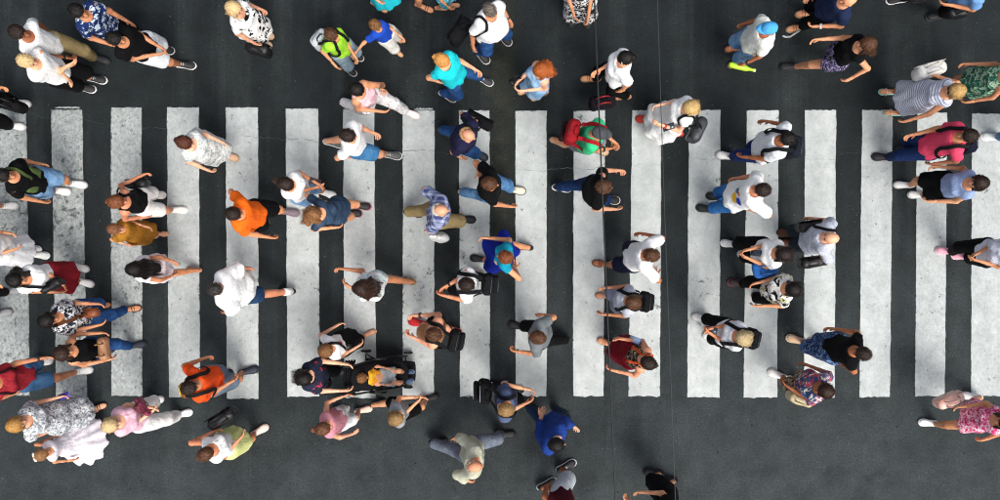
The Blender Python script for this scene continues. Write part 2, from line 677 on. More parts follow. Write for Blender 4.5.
def person(pid, label, h, head, f, feet, L=None, R=None, top=None, bot=None, shoe=('sneaker', '222222', 'DDDDDD'),
           hair=('short', 'dark'), skin='t', b=1.0, sex='m', hy=0, hp=0, cap=None, jacket=None, pel=None, hz=None,
           fdir=None, glasses=False, twist=0, socks=None):
    s = h / 1.75
    seed = sum(ord(c) * (i + 7) for i, c in enumerate(pid)) % 10007
    rng = np.random.RandomState(seed)
    nz = nzf(seed)
    fr = math.radians(f)
    hs = .83 * (h / 1.75) ** .4
    HZ = (h - .12 * hs) if hz is None else hz
    Hd = W(head[0], head[1], HZ)
    FT = [W(q[0], q[1], (q[2] if len(q) > 2 else 0.03)) for q in feet]
    M = (FT[0] + FT[1]) / 2
    if pel is None:
        dv = (M - Hd)[:2] * .55
        n_ = np.linalg.norm(dv)
        if n_ > .15:
            dv *= .15 / n_
        pxy = Hd[:2] + dv
    else:
        pxy = W(*pel)[:2]
    root = bpy.data.objects.new('person', None)
    COL.objects.link(root)
    root.empty_display_size = .2
    root.location = (pxy[0], pxy[1], 0)
    root.rotation_euler = (0, 0, fr)
    tag(root, label, 'person', 'people on the crossing')
    cf, sf = math.cos(fr), math.sin(fr)
    Ri = np.array([[cf, sf, 0], [-sf, cf, 0], [0, 0, 1]])
    orig = np.array([pxy[0], pxy[1], 0])
    loc = lambda w: Ri @ (np.asarray(w) - orig)
    # ---- skeleton
    hd = loc(Hd)
    ft = [loc(q) for q in FT]
    fd = [0.0, 0.0] if fdir is None else [math.radians(a - f) for a in fdir]
    if ft[0][1] < ft[1][1]:
        ft = ft[::-1]
        fd = fd[::-1]
        if socks and isinstance(socks, list):
            socks = socks[::-1]
    # ft[0]=left, ft[1]=right ; local fwd is +X
    pitch = [0.0, 0.0]
    if pel is None:
        dx = ft[0][0] - ft[1][0]
        if dx > .22:
            pitch[1] = min(.65, .9 * dx)
        elif dx < -.22:
            pitch[0] = min(.65, -.9 * dx)
    ank, fbase = [], []
    for i in (0, 1):
        dr = np.array([math.cos(fd[i]), math.sin(fd[i]), 0])
        heel_c = ft[i] - dr * .062 * s            # ankle over the foot, foot origin
        base = heel_c.copy()
        base[2] = ft[i][2] - .03 if len(feet[0]) > 2 else 0
        fbase.append((base, dr))
        up = .085 * s + .13 * s * math.sin(pitch[i])
        a_ = base + np.array([0, 0, up]) + dr * (.02 * s * math.sin(pitch[i]))
        ank.append(a_)
    wd = {'m': .165, 'f': .143, 'c': .148}[sex]
    hipw = {'m': .088, 'f': .092, 'c': .082}[sex]
    l1, l2 = .45 * s, .43 * s
    pz = .945 * s if pel is None else pel[2]
    if pel is None:
        for i in (0, 1):
            hx = np.array([0, hipw * s * (1 if i == 0 else -1)])
            d = np.linalg.norm(ank[i][:2] - hx)
            d = min(d, .55 * s)
            pz = min(pz, ank[i][2] + math.sqrt((.872 * s) ** 2 - d * d) + .02 * s)
        pz = max(pz, .84 * s)
    pc = np.array([0, 0, pz])
    nb = np.array([hd[0] * .9 - .01, hd[1] * .9, HZ - .20 * hs])        # neck base
    tw = math.radians(twist)
    lat = np.array([-math.sin(tw), math.cos(tw), 0])
    shc = nb * .93 + pc * .07
    shc[2] = HZ - .235 * hs - .02
    sh = [shc + lat * wd * s, shc - lat * wd * s]
    hip = [pc + np.array([0, hipw * s, -.02 * s]), pc + np.array([0, -hipw * s, -.02 * s])]
    knee = []
    for i in (0, 1):
        kn, an = ik(hip[i], ank[i], l1, l2, (1, .12 * (1 if i == 0 else -1), .25))
        if np.linalg.norm(an - ank[i]) > .004:
            dlt = an - ank[i]
            ank[i] = an
            fbase[i] = (fbase[i][0] + dlt * [1, 1, 0 if pel is None else 1], fbase[i][1])
        knee.append(kn)
    elb, wr, hdir = [], [], []
    ua, fa = .295 * s, .255 * s
    for i, q in enumerate((L, R)):
        sg = 1 if i == 0 else -1
        if q is None:
            sw = .5 * (ank[1 - i][0] - ank[i][0])
            sw = max(-.2, min(.22, sw))
            t = sh[i] + np.array([sw + .03, sg * (.07 + .03 * rng.rand()), -.515 * s + abs(sw) * .2])
        else:
            t = loc(W(q[0], q[1], q[2]))
            t = t - unit(t - sh[i]) * .07 * s        # wrist before the hand
            if t[2] > .7 * s and abs(t[1]) < .2 * s and -.06 < t[0] < .21 * s * (.5 + .5 * b) and pel is None:
                t[0] = .21 * s * (.5 + .5 * b)
        e_, t_ = ik(sh[i], t, ua, fa, (-.6, .22 * sg, -.8))
        elb.append(e_)
        wr.append(t_)
        hdir.append(unit(t_ - e_))
    # ---- body surface
    ch = nb * .72 + pc * .28
    lo = np.min([*ank, *elb, *wr, pc, nb, *sh, *knee], axis=0) - .17
    hi = np.max([*ank, *elb, *wr, pc, nb, *sh, *knee], axis=0) + .17
    lo[2] = min(ank[0][2], ank[1][2]) - .07
    hi[2] = HZ
    B = Field(lo, hi, .0225)
    tq = .66 + .06 * (b - 1)
    B.cone(pc, ch, .126 * s * b, .136 * s * (b * .7 + .3) * (1 if sex != 'f' else .92), .05, (tq, 1, 1))
    B.ell(pc - [.015 * s, 0, .01], (.108 * s * b, .148 * s * b, .115 * s), .04)
    if sex == 'f':
        for sg in (1, -1):
            B.ell(ch + [.075 * s, sg * .062 * s, -.01], (.06 * s, .062 * s, .06 * s), .03)
    elif b > 1.12:
        B.ell(pc + [.05 * s, 0, .16 * s], (.15 * s, .15 * s, .15 * s), .06)
    B.cone(shc + lat * wd * .72 * s, shc - lat * wd * .72 * s, .062 * s, .062 * s, .06)
    B.cone(nb - [0, 0, .05], [hd[0] - .012, hd[1], HZ - .06], .06 * hs, .052 * hs, .04)
    lg = .8 if bot and bot[0] in ('trousers', 'capri') else 1.0
    am = .82 if top and len(top) > 2 and top[2].get('sleeve', .62) > 1.2 else 1.0
    for i in (0, 1):
        B.cone(sh[i] - lat * (.03 * s if i == 0 else -.03 * s), elb[i], .046 * s, .036 * s * am, .035)
        B.cone(elb[i], wr[i], .036 * s * am, .024 * s, .02)
        bb = (.5 + .5 * b) * lg
        B.cone(hip[i], knee[i], .086 * s * bb, .056 * s * bb, .04)
        B.cone(knee[i], ank[i], .053 * s * bb, .037 * s * lg, .02)
        sd_ = unit(ank[i] - knee[i])
        bk_ = np.array([-1.0, 0, 0]) + sd_ * sd_[0]
        B.cone(knee[i] + sd_ * .09 * s + bk_ * .014 * s, knee[i] + sd_ * .2 * s + bk_ * .014 * s, .045 * s * lg, .038 * s * lg, .03)
    V, Q = B.mesh()
    body = MB()
    body.add(V, Q)
    # hands
    for i, q in enumerate((L, R)):
        sg = 1 if i == 0 else -1
        inward = np.array([0.15, -sg, -.15])
        hand_mesh(body, wr[i], hdir[i] + np.array([.1, 0, -.12]), inward, s ** .7, .35 + .45 * rng.rand(), thumb=-sg)
    # bare feet / feet in sandals
    sandal = shoe[0] in ('sandal', 'bare', 'flipflop')
    RT = []
    for i in (0, 1):
        base, dr = fbase[i]
        p = pitch[i] * .8
        cx, sx = math.cos(p), math.sin(p)
        Fm = np.array([dr, np.cross([0, 0, 1], dr), [0, 0, 1]]).T
        piv = np.array([.73 * .275 * s * .75, 0, 0])
        Rp = np.array([[cx, 0, sx], [0, 1, 0], [-sx, 0, cx]])
        RT.append((Fm, Rp, piv, base + np.array([0, 0, .007])))

    def place(i, P):
        Fm, Rp, piv, base = RT[i]
        return ((P - piv) @ Rp.T + piv) @ Fm.T + base
    if sandal:
        for i in (0, 1):
            body.loft([place(i, r) for r in foot_rings(s, .95, .92, .017)])
    # ---- head
    ha, hpit = math.radians(hy), math.radians(hp)
    Rh = np.array([[math.cos(ha), -math.sin(ha), 0], [math.sin(ha), math.cos(ha), 0], [0, 0, 1]]) @ \
        np.array([[math.cos(hpit), 0, math.sin(hpit)], [0, 1, 0], [-math.sin(hpit), 0, math.cos(hpit)]])
    toB = lambda P: (np.asarray(P) * hs) @ Rh.T + np.array([hd[0], hd[1], HZ])
    Rz = np.array([[math.cos(ha), -math.sin(ha), 0], [math.sin(ha), math.cos(ha), 0], [0, 0, 1]])

    def toHair(P_):
        # below the skull hair hangs straight down however the head is tilted
        P_ = np.asarray(P_, float)
        w_ = np.clip((P_[:, 2:3] + .16) / .14, 0, 1)
        w_ = w_ * w_ * (3 - 2 * w_)
        dn = np.array([math.sin(-hpit) * -.06, 0, 0])
        return (w_ * (P_ @ Rh.T) + (1 - w_) * ((P_ + dn) @ Rz.T)) * hs + np.array([hd[0], hd[1], HZ])
    H = Field((-.15, -.12, -.2), (.16, .12, .16), .0115)
    H.ell((-.002, 0, .022), (.097, .076, .098), .02)
    H.ell((.02, 0, -.03), (.072, .062, .08), .03)
    H.cone((.03, 0, -.06), (.062, 0, -.098), .048, .028, .03)
    H.cone((-.018, 0, -.04), (-.03, 0, -.19), .054, .056, .03)
    H.cone((.09, 0, .012), (.108, 0, -.026), .010, .015, .012)
    for sg in (1, -1):
        H.ell((-.004, sg * .077, -.012), (.026, .012, .034), .008)
        H.ell((.094, sg * .033, .008), (.018, .02, .013), .012, sub=True)
    Vh, Qh = H.mesh()
    body.add(toB(Vh), Qh)
    smat = skinmat(SK.get(skin, skin), seed % 5)
    body.build('body', smat, root)
    # eyes and mouth
    if not glasses:
        for sg in (1, -1):
            e = MB()
            e.ball(toB((.082, sg * .033, .008)), .0125 * hs, 7, 5)
            e.build('eye', plainmat('3A2C26', .3, name='eye'), root)
    else:
        g = MB()
        for sg in (1, -1):
            g.ball(toB((.1, sg * .034, .01)), np.array([.009, .03, .024]) * hs, 10, 6, Rh)
        g.tube([toB((.01, .082, .015)), toB((.095, .06, .014)), toB((.108, 0, .014)), toB((.095, -.06, .014)), toB((.01, -.082, .015))], .004, 5)
        g.build('sunglasses', plainmat('0C0C0E', .15, name='dark_lens', spec=.6), root)
    mth = MB()
    mth.ball(toB((.084, 0, -.066)), np.array([.008, .024, .008]) * hs, 8, 5, Rh)
    mth.build('mouth', plainmat('8E4A42', .5, name='lips'), root)
    # ---- hair
    if hair and hair[0] != 'bald':
        st, hc = hair[0], HR.get(hair[1], hair[1])
        hm = hairmat(hc)
        vol = .004 if cap else .005 if st in ('crop', 'fringe') else .010 if st == 'short' else .014
        zl = -.34 if st in ('long', 'bob', 'longback') else -.3
        G = Field((-.34, -.2, zl - .16), (.16, .2, .2), .0138)
        G.ell((-.008, 0, .026), (.099 + vol, .078 + vol, .098 + vol), .0)
        X, Y, Z = G.all()
        slope = {'crop': (.76, -.015), 'short': (.78, -.02), 'fringe': (2.6, .12), 'tied': (.62, -.02)}.get(st, (.85, -.035))
        if st == 'fringe':
            G.F = np.maximum(G.F, (Z - .055))
            G.F = np.maximum(G.F, X - .03)
        # the hairline: a plane rising towards the brow
        zc = slope[1] + slope[0] * X
        G.F = np.maximum(G.F, (zc - Z) * .8)
        ln = hair[2] if len(hair) > 2 else .3
        sd = hair[3] if len(hair) > 3 else 0
        hw = hair[4] if len(hair) > 4 else 1.0
        if st == 'long':
            G.cone((-.045, 0, .01), (-.105, sd * .03, -.15), .088 * hw, .088 * hw, .03, (.8, 1.05, 1))
            G.cone((-.115, sd * .03, -.13), (-.20, sd * .05, -ln), .090 * hw, .038 * hw, .04, (.62, 1.3, 1))
            for sg in (1, -1):
                G.cone((-.01, sg * .075, .02), (.012, sg * .098, -.22), .034, .02, .03)
            if sd:
                g_ = 1 if sd > 0 else -1
                G.cone((-.01, g_ * .07, .0), (.045, g_ * .115, -.26), .06, .035, .03, (.75, 1, 1))
        elif st == 'bob':
            G.cone((-.03, 0, .0), (-.045, 0, -.12), .1, .092, .03, (.85, 1.05, 1))
            for sg in (1, -1):
                G.cone((.01, sg * .078, .02), (.012, sg * .082, -.09), .03, .026, .02)
            G.ell((.085, 0, -.05), (.06, .062, .085), .015, sub=True)
        elif st == 'tied':
            G.ell((-.115, 0, .05), (.042, .045, .042), .015)
        elif st == 'pony':
            G.cone((-.1, 0, .04), (-.16, sd * .03, -.02), .03, .04, .02)
            G.cone((-.16, sd * .03, -.02), (-.17, sd * .06, -ln), .04, .018, .02)
        Xf, Yf, Zf = np.broadcast_arrays(X, Y, Z)
        wv = .005 if st in ('crop', 'short') else .009
        tha = np.arctan2(Yf, Xf + .04)
        rr_ = np.clip(np.sqrt(Yf ** 2 + (Xf + .04) ** 2) / .06, 0, 1)
        G.F = G.F + wv * .8 * rr_ * np.sin(tha * 17 + 2.5 * nz(Xf, Yf, Zf, 22)) + wv * .8 * nz(Xf, Yf, Zf * .4, 48)
        Vg, Qg = G.mesh()
        hb = MB()
        hb.add(toHair(Vg), Qg)
        # locks
        cr = np.array([-.035, 0, .026])
        rad = np.array([.104 + vol, .082 + vol, .103 + vol])
        nl = 0 if cap else {'crop': 140, 'fringe': 80, 'short': 340}.get(st, 380)
        for _ in range(nl):
            az = rng.uniform(0, 2 * np.pi)
            t0 = rng.uniform(.02, 1.15) if st in ('crop', 'short') else rng.uniform(.02, .9)
            span = rng.uniform(.25, .5) if st in ('crop', 'short', 'fringe') else rng.uniform(.5, .9)
            if st == 'fringe':
                az = rng.uniform(1.6, 4.7)
                t0 = rng.uniform(.9, 1.3)
            pts = []
            for j in range(5):
                t = t0 + span * j / 4
                a2 = az + .16 * j * rng.uniform(-.5, .7)
                p = np.array([math.sin(t) * math.cos(a2), math.sin(t) * math.sin(a2), math.cos(t)])
                q = np.array([-.01, 0, .026]) + p * (rad + .002 + rng.uniform(0, .004) + .006 * math.sin(j * .8))
                # stay behind the hairline
                if (slope[1] + slope[0] * q[0]) > q[2]:
                    break
                pts.append(q)
            if len(pts) < 3:
                continue
            if len(pts) == 5 and st in ('long', 'bob') and math.cos(az) < .35 and t0 > .3:
                q = pts[-1]
                ex = (-ln if st == 'long' else -.13) * rng.uniform(.6, 1.12)
                for k in (1, 2, 3, 4):
                    u_ = k / 4
                    bx = -.07 - .135 * u_ * (1 if st == 'long' else .3)
                    qq = np.array([min(q[0], .02) * (1 - u_) + (bx - .04 * hw) * u_, q[1] * hw ** (u_ * .8) * (1.05 - .2 * u_) + .012 * rng.normal() + sd * .05 * u_, q[2] * (1 - u_) + ex * u_])
                    pts.append(qq)
            wisp = rng.rand() < .2
            w0 = rng.uniform(.0015, .0025) if wisp else rng.uniform(.0035, .0085)
            if wisp:
                pts = [q_ + unit(q_ - np.array([-.01, 0, min(q_[2], .02)])) * .012 * (k_ / len(pts)) for k_, q_ in enumerate(pts)]
            m_ = len(pts)
            VV, QQ = [], []
            for j, p in enumerate(pts):
                d_ = unit(pts[min(j + 1, m_ - 1)] - pts[max(j - 1, 0)])
                nrm = unit(p - np.array([-.01, 0, min(p[2], .02)]))
                s_ = unit(np.cross(d_, nrm))
                ww = w0 * (1 - (j / (m_ - 1)) ** 2 * .9)
                VV += [p - s_ * ww, p + nrm * ww * .5, p + s_ * ww]
                if j:
                    o_ = 3 * j
                    QQ += [(o_ - 3, o_ - 2, o_ + 1, o_), (o_ - 2, o_ - 1, o_ + 2, o_ + 1)]
            hb.add(toHair(VV), QQ)
        hb.build('hair', hm, root)
    if cap:
        C = Field((-.14, -.12, -.02), (.24, .12, .2), .0105)
        C.ell((-.006, 0, .028), (.117, .097, .112), 0)
        X, Y, Z = C.all()
        C.F = np.maximum(C.F, .052 - Z)
        Xf, Yf, Zf = np.broadcast_arrays(X, Y, Z)
        C.F = C.F + .003 * nz(Xf, Yf, Zf, 45)
        Vc, Qc = C.mesh()
        m_ = MB()
        m_.add(toB(Vc), Qc)
        co_ = m_.build('cap', cloth(cap), root)
        br = MB()
        n_ = 13
        rings = []
        for j in range(n_):
            a = -1.15 + 2.3 * j / (n_ - 1)
            i0 = np.array([.095 * math.cos(a), .094 * math.sin(a), .062])
            o0 = np.array([.09 * math.cos(a) + .085 * max(math.cos(a * 1.25), 0), .094 * math.sin(a) * 1.03, .055 - .018 * abs(math.sin(a)) - .008])
            rings.append(np.array([i0, o0, o0 + [0, 0, .006], i0 + [0, 0, .006]]))
        br.loft([toB(r) for r in rings])
        br.build('brim', cloth(cap), co_)
    # ---- garments
    out = dict(root=root, loc=loc, s=s, hs=hs, sh=sh, nb=nb, pc=pc, ch=ch, wr=wr, elb=elb, knee=knee, ank=ank, hdir=hdir, fr=fr, toB=toB, HZ=HZ, f=f, orig=orig)

    def garment_box(pts, m=.2):
        return np.min(pts, 0) - m, np.max(pts, 0) + m

    def make_top(kind, mat, sleeve, loose, hemz, name, flare=0.0, wide=1.0, neckr=.085):
        """sleeve: 0 none, <1 part of the upper arm, 1..2 along the forearm"""
        pts = [shc, pc, [0, 0, hemz], *sh]
        for i in (0, 1):
            pts.append(elb[i] if sleeve > 0 else sh[i])
            if sleeve > 1:
                pts.append(wr[i])
        skirt = kind == 'dress'
        m = .2 + flare + (.1 if skirt else 0)
        if skirt:
            pts += [*knee]
        lo, hi = garment_box(pts, m)
        lo[2] = hemz - .05
        hi[2] = shc[2] + .13 * s
        T = Field(lo, hi, .0178 if not skirt else .0195)
        rr = .136 * s * (b * .7 + .3) * (1 if sex != 'f' else .92) + loose
        hp_ = np.array([pc[0], pc[1], 0]) * 1.0
        if not skirt:
            rb = max(.138 * s * b, .142 * s) + loose * 1.4 + flare
            T.cone(ch + [0, 0, .03 * s], [hp_[0], hp_[1], hemz - rb * .3], rr, rb, .05, (tq + .08, 1, 1))
            T.ell(pc - [.015 * s, 0, .02], (.112 * s * b + loose, .152 * s * b + loose, .15 * s), .05)
        else:
            wz = pc[2] + .13 * s
            T.cone(ch + [0, 0, .03 * s], [hp_[0], hp_[1], wz], rr, .120 * s * b + loose, .05, (tq + .08, 1, 1))
        if sex == 'f':
            for sg in (1, -1):
                T.ell(ch + [.078 * s, sg * .062 * s, -.015], (.06 * s + loose, .062 * s + loose, .06 * s + loose), .05)
        elif b > 1.12:
            T.ell(pc + [.05 * s, 0, .16 * s], (.15 * s + loose,) * 3, .06)
        shw = wd * (.72 if sleeve > 0 else .5) * s
        T.cone(shc + lat * shw, shc - lat * shw, .062 * s + loose * .4, .062 * s + loose * .4, .06)
        if sleeve > 0:
            for i in (0, 1):
                u_ = elb[i] - sh[i]
                a0 = sh[i] - lat * (.03 * s if i == 0 else -.03 * s)
                e1 = min(sleeve, 1)
                r0, r1 = .051 * s + loose * .4, .043 * s + loose * (.85 + .45 * wide)
                if sleeve <= 1:
                    cpt = sh[i] + u_ * e1
                    T.cone(a0, elb[i], r0, r1, .03, cut=cpt)
                else:
                    T.cone(a0, elb[i], r0, .042 * s + loose * .8, .03)
                    v_ = wr[i] - elb[i]
                    T.cone(elb[i], wr[i], .042 * s + loose * .8, .031 * s + loose * .8, .02, cut=elb[i] + v_ * (sleeve - 1))
        if skirt:
            hipz = pc[2] - .02
            T.ell(pc - [.015 * s, 0, .01], (.114 * s * b + loose, .155 * s * b + loose, .13 * s), .05)
            kx = (knee[0] + knee[1]) / 2
            bx = kx * .55
            c1 = np.array([bx[0], bx[1], hemz - .03])
            r1 = .155 * s + flare
            T.cone([0, 0, hipz + .1 * s], c1, .115 * s * b + loose, r1, .05, (.86, 1, 1))
            for i in (0, 1):
                T.cone(hip[i], knee[i], .1 * s + loose, .085 * s + loose, .06)
                if hemz < knee[i][2]:
                    T.cone(knee[i], ank[i], .08 * s + loose, .075 * s + loose, .06)
        X, Y, Z = T.all()
        Xf, Yf, Zf = np.broadcast_arrays(X, Y, Z)
        # folds
        T.F = T.F + (.0045 + loose * .13) * nz(Xf, Yf, Zf * .45, 24 / s) + (.002 + loose * .05) * nz(Xf + 5, Yf, Zf * .6, 52 / s)
        T.F = T.F - (.006 + loose * .2) * (.3 - np.abs(nz(Xf - 3, Yf + 1, Zf * .55, 19 / s)) ** .7) * 1.3
        if skirt:
            th = np.arctan2(Yf - .0, Xf - .0)
            dep = np.clip((pc[2] + .1 - Zf) / max(pc[2] + .1 - hemz, .05), 0, 1)
            T.F = T.F + dep * (.006 + .06 * flare) * np.sin(th * (9 if flare < .15 else 14) + 3 * nz(Xf * 0 + Xf, Yf, Zf * .2, 5))
        else:
            # cloth gathers and hangs unevenly at the hem
            dep = np.clip(1 - (Zf - hemz) / .25, 0, 1)
            th = np.arctan2(Yf, Xf)
            T.F = T.F + dep * (.003 + loose * .12) * np.sin(th * 7 + seed)
        T.F = np.maximum(T.F, hemz + .012 * nz(Xf, Yf, Zf * 0, 14) - Z)
        # neckline
        q = np.sqrt((X - nb[0] - .03 * s) ** 2 + (Y - nb[1]) ** 2 + ((Z - nb[2] - .03 * s) * .75) ** 2)
        T.F = np.maximum(T.F, neckr * s - q)
        Vt, Qt = T.mesh()
        m_ = MB()
        m_.add(Vt, Qt)
        out['fld'] = T
        return m_.build(name, mat, root)

    def make_bot(kind, mat, ext, loose, name, flare=.05):
        """shorts/trousers: ext 0..1 along thigh, 1..2 along the shin; skirt: ext = hem height in m"""
        if kind == 'skirt':
            hemz = ext
            lo, hi = garment_box([pc, *knee, [0, 0, hemz]], .24 + flare)
            lo[2] = hemz - .05
            hi[2] = pc[2] + .16 * s
            T = Field(lo, hi, .018)
            T.ell(pc - [.015 * s, 0, .01], (.112 * s * b + loose, .152 * s * b + loose, .13 * s), .04)
            kx = (knee[0] + knee[1]) / 2 * .55
            T.cone([0, 0, pc[2] + .08 * s], [kx[0], kx[1], hemz - .03], .108 * s * b + loose, .155 * s + flare, .05, (.86, 1, 1))
            for i in (0, 1):
                T.cone(hip[i], knee[i], .1 * s + loose, .085 * s + loose, .06)
            X, Y, Z = T.all()
            Xf, Yf, Zf = np.broadcast_arrays(X, Y, Z)
            th = np.arctan2(Yf, Xf)
            dep = np.clip((pc[2] - Zf) / max(pc[2] - hemz, .05), 0, 1)
            T.F = T.F + .006 * nz(Xf, Yf, Zf * .4, 24) + dep * (.006 + .06 * flare) * np.sin(th * (10 if flare < .12 else 5) + 2 * nz(Xf, Yf, Zf * .2, 5)) * (1 if flare < .12 else 3)
            T.F = np.maximum(T.F, hemz + .01 * nz(Xf, Yf, Zf * 0, 14) - Z)
        else:
            pts = [pc, *knee] + ([*ank] if ext > 1 else [])
            lo, hi = garment_box(pts, .2)
            hi[2] = pc[2] + .15 * s
            T = Field(lo, hi, .0195)
            T.ell(pc - [.015 * s, 0, .01], (.112 * s * b + loose * .7, .150 * s * b + loose * .7, .12 * s), .04)
            for i in (0, 1):
                bb = .5 + .5 * b
                if ext <= 1:
                    T.cone(hip[i], knee[i], .088 * s * bb + loose, .064 * s * bb + loose * 1.5, .035, cut=hip[i] + (knee[i] - hip[i]) * ext)
                else:
                    T.cone(hip[i], knee[i], .088 * s * bb + loose, .058 * s * bb + loose, .035)
                    T.cone(knee[i], ank[i], .056 * s * bb + loose, .044 * s + loose * 1.1, .03, cut=knee[i] + (ank[i] - knee[i]) * (ext - 1))
                    if ext < 1.9:
                        pass
            X, Y, Z = T.all()
            Xf, Yf, Zf = np.broadcast_arrays(X, Y, Z)
            T.F = T.F + (.004 + loose * .12) * nz(Xf, Yf, Zf * .8, 28 / s) + (.002 + loose * .06) * nz(Xf + 5, Yf, Zf * 1.2, 60 / s)
        Vt, Qt = T.mesh()
        m_ = MB()
        m_.add(Vt, Qt)
        return m_.build(name, mat, root)

    if bot:
        k = bot[0]
        if k == 'skirt':
            make_bot('skirt', bot[1], bot[2] * s, .012, 'skirt', bot[3] if len(bot) > 3 else .05)
        else:
            ext = {'trousers': 1.97, 'shorts': .8, 'hotpants': .48, 'long_shorts': 1.12, 'capri': 1.6}[k]
            lse = bot[2] if len(bot) > 2 else .014
            make_bot(k, bot[1], ext, lse, 'trousers' if ext > 1.3 else 'shorts')
    if top:
        k = top[0]
        par = dict(loose=.014, sleeve=.62, hem=.86, flare=0.0, neckr=.082 if sex == 'f' else .070)
        par.update(top[2] if len(top) > 2 else {})
        if k == 'dress':
            make_top('dress', top[1], par['sleeve'], par['loose'], par['hem'] * s, 'dress', par['flare'], neckr=par['neckr'])
        else:
            make_top('top', top[1], par['sleeve'], par['loose'], par['hem'] * s, {'tee': 'shirt', 'shirt': 'shirt', 'tank': 'tank_top', 'polo': 'shirt', 'blouse': 'blouse', 'coat': 'jacket'}.get(k, 'shirt'), par['flare'], neckr=par['neckr'])
    else:
        out['fld'] = B
    # ---- shoes
    st = shoe[0]
    for i in (0, 1):
        m_ = MB()
        if st in ('sneaker', 'shoe', 'boot'):
            hm_ = {'sneaker': 1.12, 'shoe': 1.0, 'boot': 1.5}[st]
            m_.loft([place(i, r) for r in foot_rings(s, 1.18, hm_, .012)])
            so = m_.build('shoe', plainmat(shoe[1], .6, name='shoe_upper'), root)
            sl = MB()
            rr = foot_rings(s, 1.34, 1.0, .0, hcap=.03)
            sl.loft([place(i, r * [1.05, 1, 1]) for r in rr])
            sl.build('sole', plainmat(shoe[2], .6, name='shoe_sole'), so)
            if st == 'sneaker':
                la = MB()
                for q in range(4):
                    xx = (.42 + .07 * q - .27) * .275 * s
                    zz = (.012 + .088 - .012 * q) * s * hm_ * .9
                    w_ = .02 * s
                    la.tube([place(i, np.array([[xx, -w_, zz - .006]]))[0], place(i, np.array([[xx, 0, zz + .001]]))[0], place(i, np.array([[xx, w_, zz - .006]]))[0]], .004, 4)
                la.build('laces', plainmat(shoe[2], .7, name='shoe_sole'), so)
            if socks:
                sk = MB()
                u_ = unit(knee[i] - ank[i])
                sk.tube([ank[i] - u_ * .02, ank[i] + u_ * .1 * s], [.046 * s, .05 * s], 10)
                sk.build('sock', cloth(socks), root)
        else:
            sl = MB()
            sl.loft([place(i, r * [1.04, 1, 1]) for r in foot_rings(s, 1.15, 1.0, .0, hcap=.018)])
            so = sl.build('sandal', plainmat(shoe[2], .7, name='sandal_sole'), root)
            if st != 'bare':
                sp = MB()
                for xx, ww, zz in ((.70, .048, .046), (.60, .043, .058)) if st == 'sandal' else ((.66, .047, .052),):
                    xq = (xx - .27) * .275 * s
                    pts = [place(i, np.array([[xq, math.cos(a) * ww * s, .012 + zz * s * math.sin(a)]]))[0] for a in np.linspace(.0, math.pi, 9)]
                    Fm = RT[i][0]
                    sp.tube(pts, .013 * s, 5, .4, up=Fm[:, 0])
                if st == 'sandal':
                    ap = ank[i] - np.array([0, 0, .012])
                    a = np.linspace(0, 2 * np.pi, 11)
                    sp.tube([ap + .043 * s * np.array([math.cos(q), math.sin(q), 0]) for q in a], .009 * s, 5)
                sp.build('strap', plainmat(shoe[1], .6, name='sandal_strap'), so)
    PEOPLE[pid] = out
    return out


def decal(pid, y, z, outline, mat, name='print', back=False, off=.006):
    """a flat print that lies on the front of the shirt; outline in metres around (y, z)"""
    p = PEOPLE[pid]
    T = p['fld']
    sg = -1 if back else 1
    pts = [np.array([0.0, 0.0])] + [np.asarray(q, float) for q in outline]
    V = []
    for q in pts:
        yy, zz = y + q[0], z + q[1]
        x = p['ch'][0]
        for _ in range(60):
            if T.sample((x, yy, zz)) > off:
                break
            x += sg * .006
        V.append((x, yy, zz))
    n = len(outline)
    tr = [(0, 1 + i, 1 + (i + 1) % n) if not back else (0, 1 + (i + 1) % n, 1 + i) for i in range(n)]
    mk_obj(name, mk_mesh(name, V, None, tr, mat), p['root'])


